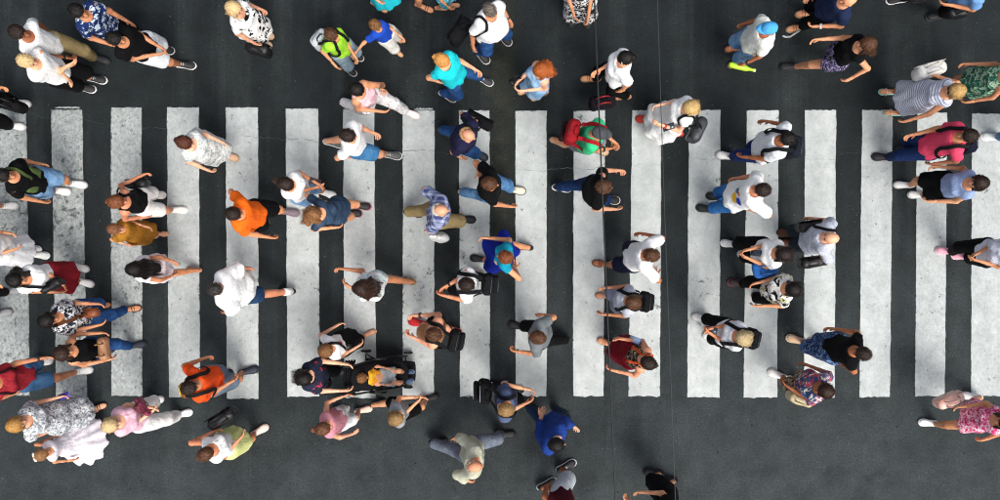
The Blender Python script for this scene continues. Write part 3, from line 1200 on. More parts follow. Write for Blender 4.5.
# ------------------------------------------------------------------ road
def asphalt():
    N = NT('asphalt')
    co = N.obj()
    sep = N.n('ShaderNodeSeparateXYZ')
    N.l(co, sep.inputs[0])
    big = N.noise(co, .55, 5, .6, .4)
    mid = N.noise(co, 3.2, 5, .65)
    fine = N.noise(co, 95, 2, .8)
    grit = N.noise(co, 40, 4, .75)
    # base tone grows paler towards -Y and slightly towards +X, broken by noise
    gy = N.math('ADD', N.math('MULTIPLY', sep.outputs['Y'], -.16), N.math('MULTIPLY', sep.outputs['X'], .018))
    g = N.math('ADD', gy, N.math('MULTIPLY', N.math('SUBTRACT', big, .5), .9), False)
    base = N.ramp(N.math('ADD', g, .38, True), [(0, lin('191F21')), (.3, lin('191F21')), (.6, lin('242A2C')), (1, lin('32383A'))])
    # wheel-polished streaks along Y
    st = N.noise(N.mapping(co, (2.2, .12, 1)), 1.0, 4, .6)
    base = N.mix(N.ramp(st, [(.5, (0, 0, 0)), (.75, (.6, .6, .6))]), base, lin('383E3F'))
    # a brownish oil and dust streak
    xs = N.math('ABSOLUTE', N.math('SUBTRACT', N.math('ADD', sep.outputs['X'], N.math('MULTIPLY', N.math('SUBTRACT', mid, .5), .25)), .03))
    ys = N.math('MULTIPLY', N.ramp(N.math('MULTIPLY', N.math('ADD', sep.outputs['Y'], .4), .25, True), [(0, (0, 0, 0)), (.25, (1, 1, 1))]), 1.0)
    sm = N.math('MULTIPLY', N.ramp(xs, [(.05, (.75, .75, .75)), (.3, (0, 0, 0))]), ys)
    base = N.mix(N.math('MULTIPLY', sm, N.ramp(mid, [(.3, (.3, .3, .3)), (.7, (1, 1, 1))])), base, lin('2F3026'))
    base = N.mix(1.0, base, N.ramp(mid, [(.3, (.7, .7, .7)), (.72, (1.3, 1.3, 1.3))]), 'MULTIPLY')
    base = N.mix(1.0, base, N.ramp(grit, [(.3, (.62, .62, .62)), (.5, (.98, .98, .98)), (.72, (1.5, 1.5, 1.5))]), 'MULTIPLY')
    base = N.mix(1.0, base, N.ramp(fine, [(.3, (.6, .6, .6)), (.7, (1.45, 1.45, 1.45))]), 'MULTIPLY')
    # patched and stained areas
    pt = N.n('ShaderNodeTexVoronoi', feature='F1', i_Scale=.42, i_Randomness=1)
    N.l(N.mix(.06, co, N.n('ShaderNodeTexNoise', i_Scale=1.6, i_Detail=4).outputs['Color']), pt.inputs['Vector'])
    base = N.mix(1.0, base, N.ramp(pt.outputs['Color'], [(.2, (.93, .93, .93)), (.8, (1.07, 1.07, 1.07))]), 'MULTIPLY')
    oil = N.noise(N.mapping(co, loc=(11, 5, 0)), 1.7, 5, .7, .5)
    base = N.mix(N.ramp(oil, [(.6, (0, 0, 0)), (.76, (.55, .55, .55))]), base, lin('121617'))
    # pale stone chips and dark pits
    v = N.n('ShaderNodeTexVoronoi', feature='F1', i_Scale=13, i_Randomness=1)
    N.l(co, v.inputs['Vector'])
    chip = N.math('MULTIPLY', N.ramp(v.outputs['Distance'], [(.055, (1, 1, 1)), (.1, (0, 0, 0))]),
                  N.ramp(v.outputs['Color'], [(.5, (0, 0, 0)), (.85, (.7, .7, .7))]))
    base = N.mix(chip, base, lin('6E7472'))
    v2 = N.n('ShaderNodeTexVoronoi', feature='F1', i_Scale=6, i_Randomness=1)
    N.l(N.mapping(co, loc=(4.2, 1.3, 0)), v2.inputs['Vector'])
    pit = N.math('MULTIPLY', N.ramp(v2.outputs['Distance'], [(.05, (1, 1, 1)), (.12, (0, 0, 0))]), N.ramp(v2.outputs['Color'], [(.45, (0, 0, 0)), (.7, (.75, .75, .75))]))
    base = N.mix(pit, base, lin('0C0E0F'))
    N.l(base, N.b.inputs['Base Color'])
    N.b.inputs['Roughness'].default_value = .85
    N.b.inputs['Specular IOR Level'].default_value = .25
    N.bump(N.math('ADD', fine, N.math('MULTIPLY', grit, .8)), .6, .012)
    return N.m


def paint():
    N = NT('road_paint')
    co = N.obj()
    geo = N.n('ShaderNodeObjectInfo')
    pos = N.n('ShaderNodeNewGeometry').outputs['Position']
    wear = N.n('ShaderNodeSeparateColor')
    N.l(geo.outputs['Color'], wear.inputs[0])
    dirt = wear.outputs[0]                      # how worn this stripe is
    n1 = N.noise(pos, 4.5, 6, .68, .3)
    n2 = N.noise(N.mapping(pos, (1, .7, 1)), 26, 6, .75)
    n3 = N.noise(pos, 70, 3, .7)
    base = N.mix(N.ramp(n1, [(.32, (0, 0, 0)), (.7, (1, 1, 1))]), lin('A6ACAC'), lin('C4CACA'))
    trk0 = N.noise(N.mapping(pos, (1.6, .5, 1), loc=(5, 1, 0)), 1.1, 4, .65)
    base = N.mix(N.ramp(trk0, [(.48, (0, 0, 0)), (.72, (.45, .45, .45))]), base, lin('878D8D'))
    d1 = N.math('MULTIPLY', N.ramp(n2, [(.38, (.25, .25, .25)), (.66, (1, 1, 1))]), dirt)
    base = N.mix(d1, base, lin('6A706F'))
    base = N.mix(1.0, base, N.ramp(n3, [(.3, (.88, .88, .88)), (.7, (1.08, 1.08, 1.08))]), 'MULTIPLY')
    # chips where the asphalt shows
    n4 = N.noise(N.mapping(pos, loc=(7, 3, 0)), 9, 6, .8, .2)
    gen = N.n('ShaderNodeSeparateXYZ')
    N.l(N.n('ShaderNodeTexCoord').outputs['Generated'], gen.inputs[0])
    edg = lambda c_, w_: N.math('MULTIPLY', N.math('SUBTRACT', N.math('ABSOLUTE', N.math('SUBTRACT', c_, .5)), .5 - w_), .12 / w_)
    edge = N.math('MAXIMUM', N.math('MAXIMUM', edg(gen.outputs[0], .06), edg(gen.outputs[1], .008)), 0.0)
    # tyre tracks wear the paint in bands across the road
    trk = N.noise(N.mapping(pos, (.5, .9, 1), loc=(2, 0, 0)), .9, 3, .6)
    wear2 = N.math('MULTIPLY', N.ramp(trk, [(.45, (0, 0, 0)), (.7, (1, 1, 1))]), .08)
    thr = N.math('ADD', N.math('ADD', N.math('ADD', n4, N.math('MULTIPLY', dirt, .085)), edge), wear2)
    chip = N.ramp(thr, [(.665, (0, 0, 0)), (.73, (1, 1, 1))])
    v = N.n('ShaderNodeTexVoronoi', feature='F1', i_Scale=9, i_Randomness=1)
    N.l(N.mix(.1, pos, N.n('ShaderNodeTexNoise', i_Scale=30).outputs['Color']), v.inputs['Vector'])
    pk = N.math('MULTIPLY', N.ramp(v.outputs['Distance'], [(.07, (1, 1, 1)), (.13, (0, 0, 0))]), N.ramp(v.outputs['Color'], [(.45, (0, 0, 0)), (.6, (.85, .85, .85))]))
    base = N.mix(N.math('MAXIMUM', N.math('MULTIPLY', chip, .85), pk), base, lin('3A4042'))
    N.l(base, N.b.inputs['Base Color'])
    N.b.inputs['Roughness'].default_value = .7
    N.b.inputs['Specular IOR Level'].default_value = .3
    N.bump(N.math('ADD', n3, N.math('MULTIPLY', chip, -2.0)), .5, .006)
    return N.m


road = mk_obj('road', mk_mesh('road', [(-40, -40, 0), (40, -40, 0), (40, 40, 0), (-40, 40, 0)], [(0, 1, 2, 3)], None, asphalt(), False))
tag(road, kind='structure')

# stripes: x left/right at the top, x left/right at the bottom, y top, y bottom, wear
STR = [(-4.5, 26.5, -1, 30, 108.5, 395.6, .95), (51.2, 82.3, 56.3, 87.4, 109.5, 396.5, .92), (110.9, 141.8, 111.7, 142.6, 107.5, 396, .8),
       (167, 199, 169, 200.3, 107.5, 397.3, .42), (225.8, 258, 227, 258.7, 107.5, 398.5, .32), (285.8, 318.5, 287.5, 319.7, 108.5, 396.8, .28),
       (343, 374.3, 344.6, 376.2, 109, 398, .3), (402.7, 434.6, 402.9, 434, 110.8, 396, .3), (459, 489.7, 459.8, 490, 110.3, 396.5, .22),
       (515.5, 546.7, 515.5, 546.5, 110.6, 396, .16), (573.8, 605, 573, 603.5, 110.5, 396.3, .14), (632.4, 661.4, 628.2, 660, 110.5, 396.2, .15),
       (688.8, 720.4, 687.4, 719.6, 110, 397, .22), (746.8, 778.4, 743.5, 776.9, 110.3, 397.6, .22), (805, 836, 803.4, 834.5, 110, 398, .24),
       (862, 892.6, 859.2, 889.8, 110, 397, .32), (917, 947, 915, 944.7, 112.5, 395.8, .42), (972, 1003, 970.6, 1001.5, 113.8, 396, .4)]
pm = paint()
rs = random.Random(5)
for (a0, a1, b0, b1, yt, yb, wr_) in STR:
    n, nx = 90, 10
    Lf, Rt = [], []
    j0, j1 = 0, 0
    for i in range(n + 1):
        t = i / n
        j0 = .7 * j0 + rs.gauss(0, .15)
        j1 = .7 * j1 + rs.gauss(0, .15)
        y = yt + (yb - yt) * t
        Lf.append((a0 + (b0 - a0) * t + j0, y))
        Rt.append((a1 + (b1 - a1) * t + j1, y))
    tp = [rs.gauss(0, .3) for _ in range(nx + 1)]
    bt = [rs.gauss(0, .4) for _ in range(nx + 1)]
    V, Q = [], []
    for i in range(n + 1):
        for k in range(nx + 1):
            u = k / nx
            x = Lf[i][0] * (1 - u) + Rt[i][0] * u
            y = Lf[i][1] + (tp[k] if i == 0 else bt[k] if i == n else 0)
            w = W(x, y, 0)
            V.append((w[0], w[1], .004))
    for i in range(n):
        for k in range(nx):
            q = i * (nx + 1) + k
            Q.append((q, q + nx + 1, q + nx + 2, q + 1))
    o = mk_obj('crosswalk_stripe', mk_mesh('crosswalk_stripe', V, Q, None, pm, False), road)
    o.color = (wr_, 0, 0, 1)
# older paint showing past the ends of a few stripes
for (x0, x1, y0, y1) in ((55, 80, 106.9, 108.4), (414, 433, 108.2, 110), (344, 372, 107.2, 108.2)):
    V, Q = [], []
    for k in range(13):
        x = x0 + (x1 - x0) * k / 12
        for y in (y0 + rs.gauss(0, .35), y1 + rs.gauss(0, .2)):
            w = W(x, y)
            V.append((w[0], w[1], .0035))
        if k:
            Q.append((2 * k - 2, 2 * k - 1, 2 * k + 1, 2 * k))
    o = mk_obj('faded_stripe_edge', mk_mesh('faded_stripe_edge', V, Q, None, pm, False), road)
    o.color = (1.0, 0, 0, 1)


def crack(pts, w0, mat, jit=.7, z=.006):
    """thin crack along photo points"""
    seg = []
    for (xa, ya), (xb, yb) in zip(pts[:-1], pts[1:]):
        m = max(2, int(abs(xb - xa + 1e-3) / 3.5) + int(abs(yb - ya) / 4))
        for i in range(m):
            t = i / m
            seg.append((xa + (xb - xa) * t + rs.gauss(0, .2), ya + (yb - ya) * t + rs.gauss(0, jit)))
    seg.append(pts[-1])
    V, Q = [], []
    for i, (x, y) in enumerate(seg):
        p = W(x, y)
        q0, q1 = W(*seg[max(i - 1, 0)]), W(*seg[min(i + 1, len(seg) - 1)])
        d = unit(q1 - q0)
        nn = np.array([-d[1], d[0], 0])
        ww = w0 * rs.uniform(.15, .85) * (0 if rs.random() < .12 else 1)
        V += [(*(p + nn * ww)[:2], z), (*(p - nn * ww)[:2], z)]
        if i:
            Q.append((2 * i - 2, 2 * i - 1, 2 * i + 1, 2 * i))
    return mk_obj('crack', mk_mesh('crack', V, Q, None, mat, False), road)


dk = plainmat('6A7071', .9, name='crack_dark')
lt = plainmat('3C4344', .9, name='crack_dust')
wt = plainmat('A4AAA8', .9, name='crack_filler')
crack([(30, 112), (40, 117), (52, 119)], .004, lt)
crack([(52, 119), (60, 120.5), (68, 117), (75, 115.5), (83, 118)], .009, wt, .3)
crack([(83, 119), (98, 123), (110, 126)], .004, lt)
crack([(111, 128), (125, 130), (142, 129)], .004, wt, .3)
crack([(142, 129), (156, 128), (168, 130)], .004, lt)
crack([(199, 131), (226, 133)], .003, lt)
crack([(226, 134), (259, 137)], .004, dk)
crack([(259, 137), (286, 139.5)], .005, lt)
crack([(286, 139.5), (300, 138), (319, 143)], .006, dk)
crack([(403, 151), (416, 150), (434, 150.5)], .006, dk)
crack([(434, 152), (460, 155), (490, 159)], .003, lt)
crack([(516, 168), (540, 171), (574, 168), (590, 170), (604, 165)], .004, dk)
crack([(632, 165), (661, 166)], .003, dk)
crack([(689, 158), (719, 160)], .003, dk)
crack([(805, 158), (835, 160)], .003, dk)
crack([(838, 156), (851, 152), (862, 153)], .004, lt)
crack([(862, 150), (890, 156)], .003, dk)
crack([(250, 440), (250.5, 470), (249, 500)], .004, lt)

# ------------------------------------------------------------------ overhead cables
for nm, lb, (x0, y0), (x1, y1), z, r, c in (
        ('overhead_cable', 'thin dark overhead cable crossing above the green shirted man with red backpack', (594.2, 0), (615.3, 500), 4.6, .0062, '1E2224'),
        ('overhead_cable', 'thinner grey overhead cable crossing above the woman in the long white dress', (657, 0), (675, 500), 4.8, .0032, '2E3436')):
    A, B_ = W(x0, y0, z), W(x1, y1, z)
    d = B_ - A
    P0, P1 = A - d * 2.2, B_ + d * 2.2
    m_ = MB()
    pts = []
    for i in range(41):
        t = i / 40
        p = P0 + (P1 - P0) * t
        pts.append(p + np.array([0, 0, .5 * (2 * t - 1) ** 2]))
    m_.tube(pts, r, 6)
    o = m_.build(nm, plainmat(c, .5, name='cable'))
    tag(o, lb, 'cable', 'overhead cables')


# ------------------------------------------------------------------ the crowd
WH = cloth('EEF0F0')
WH2 = cloth('E2E5EA')
BK = cloth('0B0C0E')
NAVY = cloth('1C2440')
JEAN = cloth('1F3F70', 'denim', '35609A')
DJEAN = cloth('16284E', 'denim', '22406E')
LJEAN = cloth('5C86B4', 'denim', '8FB2D2')
GREY = cloth('7E8488')
KHAKI = cloth('8E7D58')
SN_B = ('sneaker', '17181A', 'D8D8D8')
SN_W = ('sneaker', 'DEDEDC', 'A8ABAC')
SH_B = ('shoe', '15161A', '202024')
SA_B = ('sandal', '1E1A18', '2A2422')
SA_T = ('sandal', '8A6848', 'A58A6A')
p = person
# ---- top left
p('khaki', 'dark haired man in white tee and khaki trousers striding beside the blond man', 1.8, (19.8, 32.8), -15, [(99, 59), (70, 66)], L=(49, 31, .9), R=(66, 57, .85),
  top=('tee', WH), bot=('trousers', KHAKI, .022), shoe=SH_B, hair=('short', 'dark'), skin='d')
p('blondman', 'blond man in white tee and black shorts with both forearms folded in front', 1.78, (27.7, 61.3), -10, [(96, 79), (85, 88)], L=(48, 77, 1.12), R=(58, 62, 1.12),
  top=('tee', WH, dict(loose=.02)), bot=('long_shorts', BK, .025), shoe=SN_B, hair=('short', 'blond'), skin='f', hp=8)
p('leafshirt', 'man in navy shirt patterned with pale leaves near the top left', 1.76, (79, 12), -25, [(140, 34), (128, 50)], L=(118, 17, .85), R=(104, 41, .92),
  top=('shirt', cloth('1B2C5A', 'spots', 'C4D4E6', sc=.9, den=.35), dict(loose=.026)), bot=('trousers', BK), shoe=SH_B, hair=('short', 'black'))
p('blacktee', 'man in black tee and white shorts with hands clasped, behind the leaf patterned shirt', 1.76, (116, 39.5), -15, [(185, 65), (163, 50)], L=(148, 44.5, 1.02), R=(145, 50, 1.02),
  top=('tee', BK, dict(loose=.02)), bot=('shorts', cloth('D9DDDF'), .025), shoe=SN_B, hair=('short', 'black'), fdir=[-5, -5])
p('spotdress', 'blonde woman in white dress with black blotches carrying a black handbag', 1.64, (235, 9), -18, [(264, 34), (262, 43)], R=(254, 44, .8),
  top=('dress', cloth('ECECEA', 'spots', '0E0F12', sc=.75, den=.25), dict(sleeve=.7, hem=.5, loose=.02, flare=.05)), shoe=('shoe', 'C6A88C', 'B89A80'), hair=('bob', 'blond'), sex='f', skin='f', b=1.1)
p('limeboy', 'boy in lime green tee with small rucksack holding a younger child by the hand', 1.42, (331.5, 35), -35, [(349, 70), (356, 55)], L=(351, 55, .72), R=(334, 66, .74),
  top=('tee', cloth('9BD83A'), dict(loose=.02)), bot=('long_shorts', cloth('7C92A2', 'denim', '9AAEBB'), .022), shoe=SN_B, hair=('short', 'brown'), sex='c', skin='t', hp=12, b=1.05)
p('bluechild', 'small child in royal blue tee and white shorts held by the lime shirted boy', 1.16, (376, 26), -35, [(397, 52), (396, 38)], L=(398.5, 35, .55), R=(353, 55, .68),
  top=('tee', cloth('1F49B4'), dict(loose=.02)), bot=('long_shorts', cloth('D6D6D0'), .03), shoe=('sandal', '6E5844', '8A7864'), hair=('short', 'lbrown'), sex='c', skin='t')
p('turqskirt', 'person in turquoise skirt cut off by the top edge above the blue shirted child', 1.62, (372, -36), -30, [(379, 7), (396, -9)],
  top=('tee', WH), bot=('skirt', cloth('25BFD0'), .42, .1), shoe=SA_B, hair=('long', 'brown'), sex='f')
p('topsandal', 'person in shorts and dark sandals stepping in at the top edge', 1.7, (398, -44), -20, [(424, 8), (400, -16)],
  top=('tee', GREY), bot=('shorts', NAVY), shoe=SA_B, hair=('short', 'dark'))
p('turqkid', 'child in turquoise patterned shorts at the top edge, mostly out of the picture', 1.12, (438, -20), 0, [(453, 5), (441, 8)],
  top=('tee', WH), bot=('long_shorts', cloth('2BA9C4', 'floral', '8FD8E2', '1C6E96'), .03), shoe=('bare', 'B88', 'A08060'), hair=('short', 'brown'), sex='c')
p('bigwhite', 'stocky grey haired man in white shirt with black tote on his shoulder', 1.82, (490, 11), -45, [(503, 37), (481, 55)], L=(509, 20, .9), R=(472, 48, .88),
  top=('tee', WH, dict(loose=.025, sleeve=.75)), bot=('trousers', JEAN), shoe=('sneaker', '1A1A1C', 'C8C8C8'), hair=('crop', '5A524C'), skin='t', b=1.18, hp=10)
p('turqtop', 'blonde woman in turquoise top and blue jeans below the man with tote', 1.62, (442, 61), -25, [(484, 80), (447, 96)], L=(467, 66, .85), R=(437, 82, .8),
  top=('blouse', cloth('1FC3CE'), dict(loose=.025, sleeve=.5)), bot=('trousers', JEAN), shoe=('sneaker', '2A2C34', 'D8D8D8'), hair=('tied', 'C08A4A'), sex='f', skin='f', b=1.08, hp=10)
p('redhair', 'woman with long red hair and pale blue dress looking down', 1.62, (541, 70), -155, [(527, 89), (540, 95)], L=(524, 91, 1.0), R=(518, 82, 1.02),
  top=('dress', cloth('6C9AC6', 'denim', 'A4C2DC'), dict(sleeve=0, hem=.6, loose=.012, flare=.02)), shoe=SA_T, hair=('long', 'red', .38, 0, 1.2), sex='f', skin='f', hp=20)
p('bwtop', 'person in black and white patterned outfit cut off by the top edge beside the cable', 1.64, (579, -19), -95, [(572, 17), (588, 18)], L=(589, 10, .85), R=(575, 2, .95),
  top=('dress', cloth('121316', 'floral', 'DADADA', '2A2C30', sc=1.3), dict(sleeve=.8, hem=.45, loose=.02, flare=.02)), shoe=('shoe', '1A1A1C', '2A2A2C'), hair=('bob', 'dark'), sex='f')
p('bluewhite', 'black haired woman in white tee with blue print left of the grey cable', 1.66, (625, 58.5), 178, [(591, 79), (622, 97)], L=(622, 92, .8), R=(599, 72, .9),
  top=('tee', WH, dict(loose=.03, sleeve=.7)), bot=('trousers', BK), shoe=SA_T, hair=('tied', 'black'), sex='f', hp=12)
p('whitedress', 'blonde woman in long white dress checking her phone, one red shoe showing', 1.66, (690.5, 107.5), 178, [(646, 119), (674, 134)], L=(684, 128, 1.12), R=(672, 106, 1.0),
  top=('dress', WH, dict(sleeve=.3, hem=.32, loose=.025, flare=.14)), shoe=('shoe', 'C23A2A', 'A02A20'), hair=('bob', 'B89A66'), sex='f', skin='f', hp=18, hy=10)
p('bluecap', 'man in sky blue cap and cream tee facing left at upper right', 1.72, (769, 29), -170, [(735, 48), (738, 64)], L=(743, 66, .78),
  top=('tee', cloth('E2E4DC'), dict(loose=.028)), bot=('long_shorts', LJEAN, .03), shoe=('sandal', '4A3426', '5A4232'), hair=('short', 'dark'), cap='4FA4DC', skin='d', b=1.12, hp=15, hy=-12)
p('navytop', 'man in navy and pale blue polo at the top edge above the long haired woman', 1.76, (849, 0), 190, [(797, 28), (806, 13)], L=(815, 27.5, .95),
  top=('polo', cloth('1E2A48'), dict(loose=.02)), bot=('trousers', BK), shoe=SA_T, hair=('bald', 'grey'), skin='t')
p('floralshorts', 'woman with long brown hair in black top and dark floral shorts, arms swinging wide', 1.67, (866, 44.5), 178, [(790, 67), (836, 67)], L=(850, 81, .9), R=(816, 39.5, 1.0),
  top=('tee', BK, dict(sleeve=.25, loose=.012, hem=.98)), bot=('hotpants', cloth('1D1B2A', 'floral', '5E5A86', 'B8A8C8', sc=1.5), .028), shoe=SH_B, hair=('long', 'brown', .32), sex='f', skin='t')
p('stripedress', 'blonde woman in pale striped dress, sunglasses and flip flops at right', 1.64, (955, 91), 178, [(889, 92), (894, 113)], L=(903, 123, .8), R=(935, 75, 1.0),
  top=('dress', cloth('DDE0EA', 'stripes', '8E94B4'), dict(sleeve=.15, hem=.55, loose=.02, flare=.06)), shoe=('flipflop', 'E8E8E8', '8FD8CC'), hair=('bob', 'B08E5A'), sex='f', skin='t', b=1.12, glasses=True)
p('greendress', 'person in green leafy dress entering at the right edge behind the striped dress', 1.66, (1013, 74), 178, [(945, 88), (956, 94)], R=(975, 64, .9),
  top=('dress', cloth('2E6E5A', 'floral', 'A8C8A8', '1C4A40', sc=1.1), dict(sleeve=0, hem=.72, loose=.02, flare=.05)), shoe=SA_T, hair=('long', 'brown'), sex='f', skin='t')
p('toprightjean', 'person in pale blue shirt and black shoes at the top right edge', 1.74, (984, -16), 190, [(937, 16), (922, -2)], L=(955, 4, 1.0),
  top=('shirt', cloth('6E9AD0'), dict(loose=.025)), bot=('trousers', BK), shoe=('sneaker', '17181A', '3A3A3C'), hair=('short', 'dark'), skin='t')
p('topshoe', 'person at the top edge, only one dark shoe with pale rim showing', 1.74, (965, -52), 185, [(897, 0), (922, -14)],
  top=('tee', GREY), bot=('trousers', BK), shoe=SN_B, hair=('short', 'dark'))
# ---- left edge
p('edgeblack', 'person in black trousers and white shoes at the left edge', 1.74, (-62, 98), -8, [(15, 126), (20, 103)], L=(5, 87, .85),
  top=('shirt', cloth('D8D8D8'), dict(sleeve=1.8)), bot=('trousers', BK, .03), shoe=SN_W, hair=('short', 'dark'))
p('greenpack', 'man in black tee and denim shorts with olive panel across his chest at left edge', 1.8, (5, 175.5), -8, [(76, 184), (60, 191)], L=(43, 164, .82), R=(45, 203, .82),
  top=('tee', BK, dict(loose=.018)), bot=('shorts', LJEAN, .022), shoe=SN_W, hair=('short', 'black'), skin='t')
p('edgefoot', 'person off the left edge, only one white shoe reaching in', 1.7, (-66, 215), 0, [(8, 206), (-22, 214)],
  top=('tee', WH), bot=('shorts', KHAKI), shoe=SN_W, hair=('short', 'dark'))
p('edgewhite', 'person in loose white top and skirt half out of the picture at the left edge', 1.64, (-30, 246), -5, [(31, 249), (39, 255)], R=(14, 249, .95), L=(8, 232, .9),
  top=('blouse', WH, dict(loose=.04, sleeve=.9, hem=.8)), bot=('skirt', WH2, .5, .08), shoe=('sneaker', 'C8CCCC', 'E8E8E8'), hair=('long', 'brown'), sex='f')
p('edgedark', 'person in black at the left edge behind the girl in maroon skirt', 1.68, (-68, 305), 8, [(12, 291), (2, 313)], L=(10, 283, .8),
  top=('tee', BK), bot=('trousers', BK), shoe=('shoe', '8A8C90', '6A6C70'), hair=('short', 'black'))
# ---- left block
p('whiteshorts', 'woman in black top and white shorts walking beside the child in mustard', 1.66, (118, 202), 0, [(177, 210), (155, 195)], L=(142, 174, .95), R=(144, 218, .82),
  top=('tank', BK, dict(sleeve=0, loose=.012, hem=.98)), bot=('shorts', cloth('E6E4E2'), .02), shoe=('sneaker', 'DCD6D0', 'E8E4E0'), hair=('tied', '6A3E26'), sex='f', skin='r')
p('mustard', 'child in mustard yellow dress next to the woman in white shorts', 1.24, (116, 229), 0, [(161, 234), (150, 236)], L=(146, 227, .68), R=(128, 246, .75),
  top=('dress', cloth('A8752A', 'denim', '8A5C1E'), dict(sleeve=.6, hem=.52, loose=.025, flare=.04)), shoe=('sandal', 'D8B0A0', 'C8A090'), hair=('short', '6E4830'), sex='c', skin='f')
p('lacedress', 'auburn haired woman in pale lacy dress alone near the top of the third stripe', 1.64, (186, 143), -18, [(229, 156), (212, 151)], L=(199, 134, .9), R=(208, 171, .85),
  top=('dress', cloth('D6DAD8', 'floral', 'A9B2B0', 'F0F0F0', sc=1.5), dict(sleeve=.6, hem=.48, loose=.03, flare=.05)), shoe=('shoe', 'C8A486', 'B08E74'), hair=('tied', '4A281C'), sex='f', skin='f')
p('orangeone', 'man in bright orange tee and black shorts between two stripes at upper left', 1.78, (235, 214), -8, [(289, 212), (258, 222)], L=(243, 199, .95), R=(271, 238, .9),
  top=('tee', cloth('F26A1A'), dict(loose=.025)), bot=('shorts', BK, .022), shoe=('sneaker', '6A5C66', '8A7C84'), hair=('short', 'dark'), skin='t', b=1.08)
p('phonegirl', 'dark haired girl in white tee and denim shorts holding a phone with both hands', 1.64, (286, 184), -18, [(326, 193), (304, 198)], L=(311, 181, 1.05), R=(310, 184, 1.05),
  top=('tee', WH, dict(loose=.018)), bot=('shorts', LJEAN, .016), shoe=('sneaker', 'D8DADC', 'E8E8E8'), hair=('pony', 'dark', .16), sex='f', skin='t', hp=22)
p('denimwoman', 'woman with long brown hair in dark denim dress beside the girl with a phone', 1.64, (315, 214), -5, [(361, 206), (352, 213)], L=(326, 202, .95), R=(335, 228, .9),
  top=('dress', cloth('26374E', 'denim', '3C5068'), dict(sleeve=.8, hem=.84, loose=.01, flare=-.03)), shoe=('sneaker', '1C1A1E', '9A4A5A'), hair=('long', 'lbrown', .3, -1, 1.25), sex='f', skin='t')
p('pinktrouser', 'woman in pink top and white patterned trousers raising a hand to her dark hair', 1.66, (357.5, 90), -22, [(410, 113), (348, 105)], L=(361, 78, 1.42), R=(371, 108, 1.0),
  top=('tank', cloth('E2B8C0'), dict(sleeve=0, loose=.012, hem=.95)), bot=('trousers', cloth('DCDADA', 'spots', '7A7880', sc=1.3, den=.0), .02), shoe=('shoe', 'E8DCD8', 'D8C8C4'), hair=('tied', 'black'), sex='f', skin='t')
p('whitewalker', 'man in plain white tee and blue shorts striding right over the seventh stripe', 1.78, (349, 136), -8, [(391, 155), (332, 143)], L=(376, 134, .85), R=(346, 158, .9),
  top=('tee', WH, dict(loose=.024)), bot=('shorts', cloth('2E6290', 'denim', '4A80AC'), .022), shoe=('sneaker', '4A4C4C', 'C8CACA'), hair=('short', 'dark'), skin='f')
p('plaid', 'white haired man in blue plaid shirt carrying a white plastic bag', 1.74, (441, 210), -5, [(465, 219), (412, 213)], R=(427, 234, .78), L=(433, 193, .95),
  top=('shirt', cloth('3C4674', 'plaid', 'A4ACC8', '20264A'), dict(loose=.028, sleeve=.9)), bot=('trousers', KHAKI, .024), shoe=SH_B, hair=('fringe', 'white'), skin='f')
p('navybald', 'balding man in dark navy shirt with black bag slung from his shoulder', 1.76, (468, 135), -28, [(446, 133), (478, 154)], R=(460, 158, .85), L=(480, 122, 1.0),
  top=('tee', cloth('20203C'), dict(loose=.025, sleeve=.7)), bot=('trousers', JEAN), shoe=('shoe', '1E2A34', '1C2228'), hair=('fringe', 'C09868'), skin='f', hp=10, b=1.08)
p('blackjean', 'man in black tee and pale jeans beneath the navy shirted man', 1.78, (490, 184), -8, [(515, 190), (466, 193)], L=(478, 174, .95), R=(511, 207, .9),
  top=('tee', BK, dict(loose=.024)), bot=('trousers', cloth('3C6EA4', 'denim', '6E9AC4')), shoe=('sneaker', 'CFC8B4', '3A3A38'), hair=('short', 'brown'), skin='t')
p('bluejacket', 'person in cyan tee with bright blue jacket round the waist, at the very centre', 1.64, (505, 257), 172, [(480, 259), (525, 247)], L=(517, 268, .9), R=(503, 239, 1.0),
  top=('tee', cloth('178CA8'), dict(sleeve=.3, loose=.008)), bot=('skirt', cloth('16268C'), .74, .13), shoe=SH_B, hair=('short', 'auburn'), sex='f', skin='t')
p('greenpackman', 'man in mint green tee and grey cap wearing a red backpack', 1.78, (599, 133), -15, [(598, 150), (558, 142)], L=(614, 143, 1.0), R=(607, 149, 1.0),
  top=('tee', cloth('3CC284'), dict(loose=.022)), bot=('long_shorts', GREY), shoe=('shoe', 'B89A7C', '8A7460'), hair=('short', 'dark'), cap='46484C', skin='t', hp=14, hy=5)
p('blacktee2', 'man in black tee and dark jeans with arms out, below the red backpack', 1.8, (604, 187), -3, [(609, 200), (560, 188)], L=(619, 170, .95), R=(614, 210, .98),
  top=('tee', BK, dict(loose=.022)), bot=('trousers', DJEAN), shoe=SN_B, hair=('short', 'brown'), skin='f')
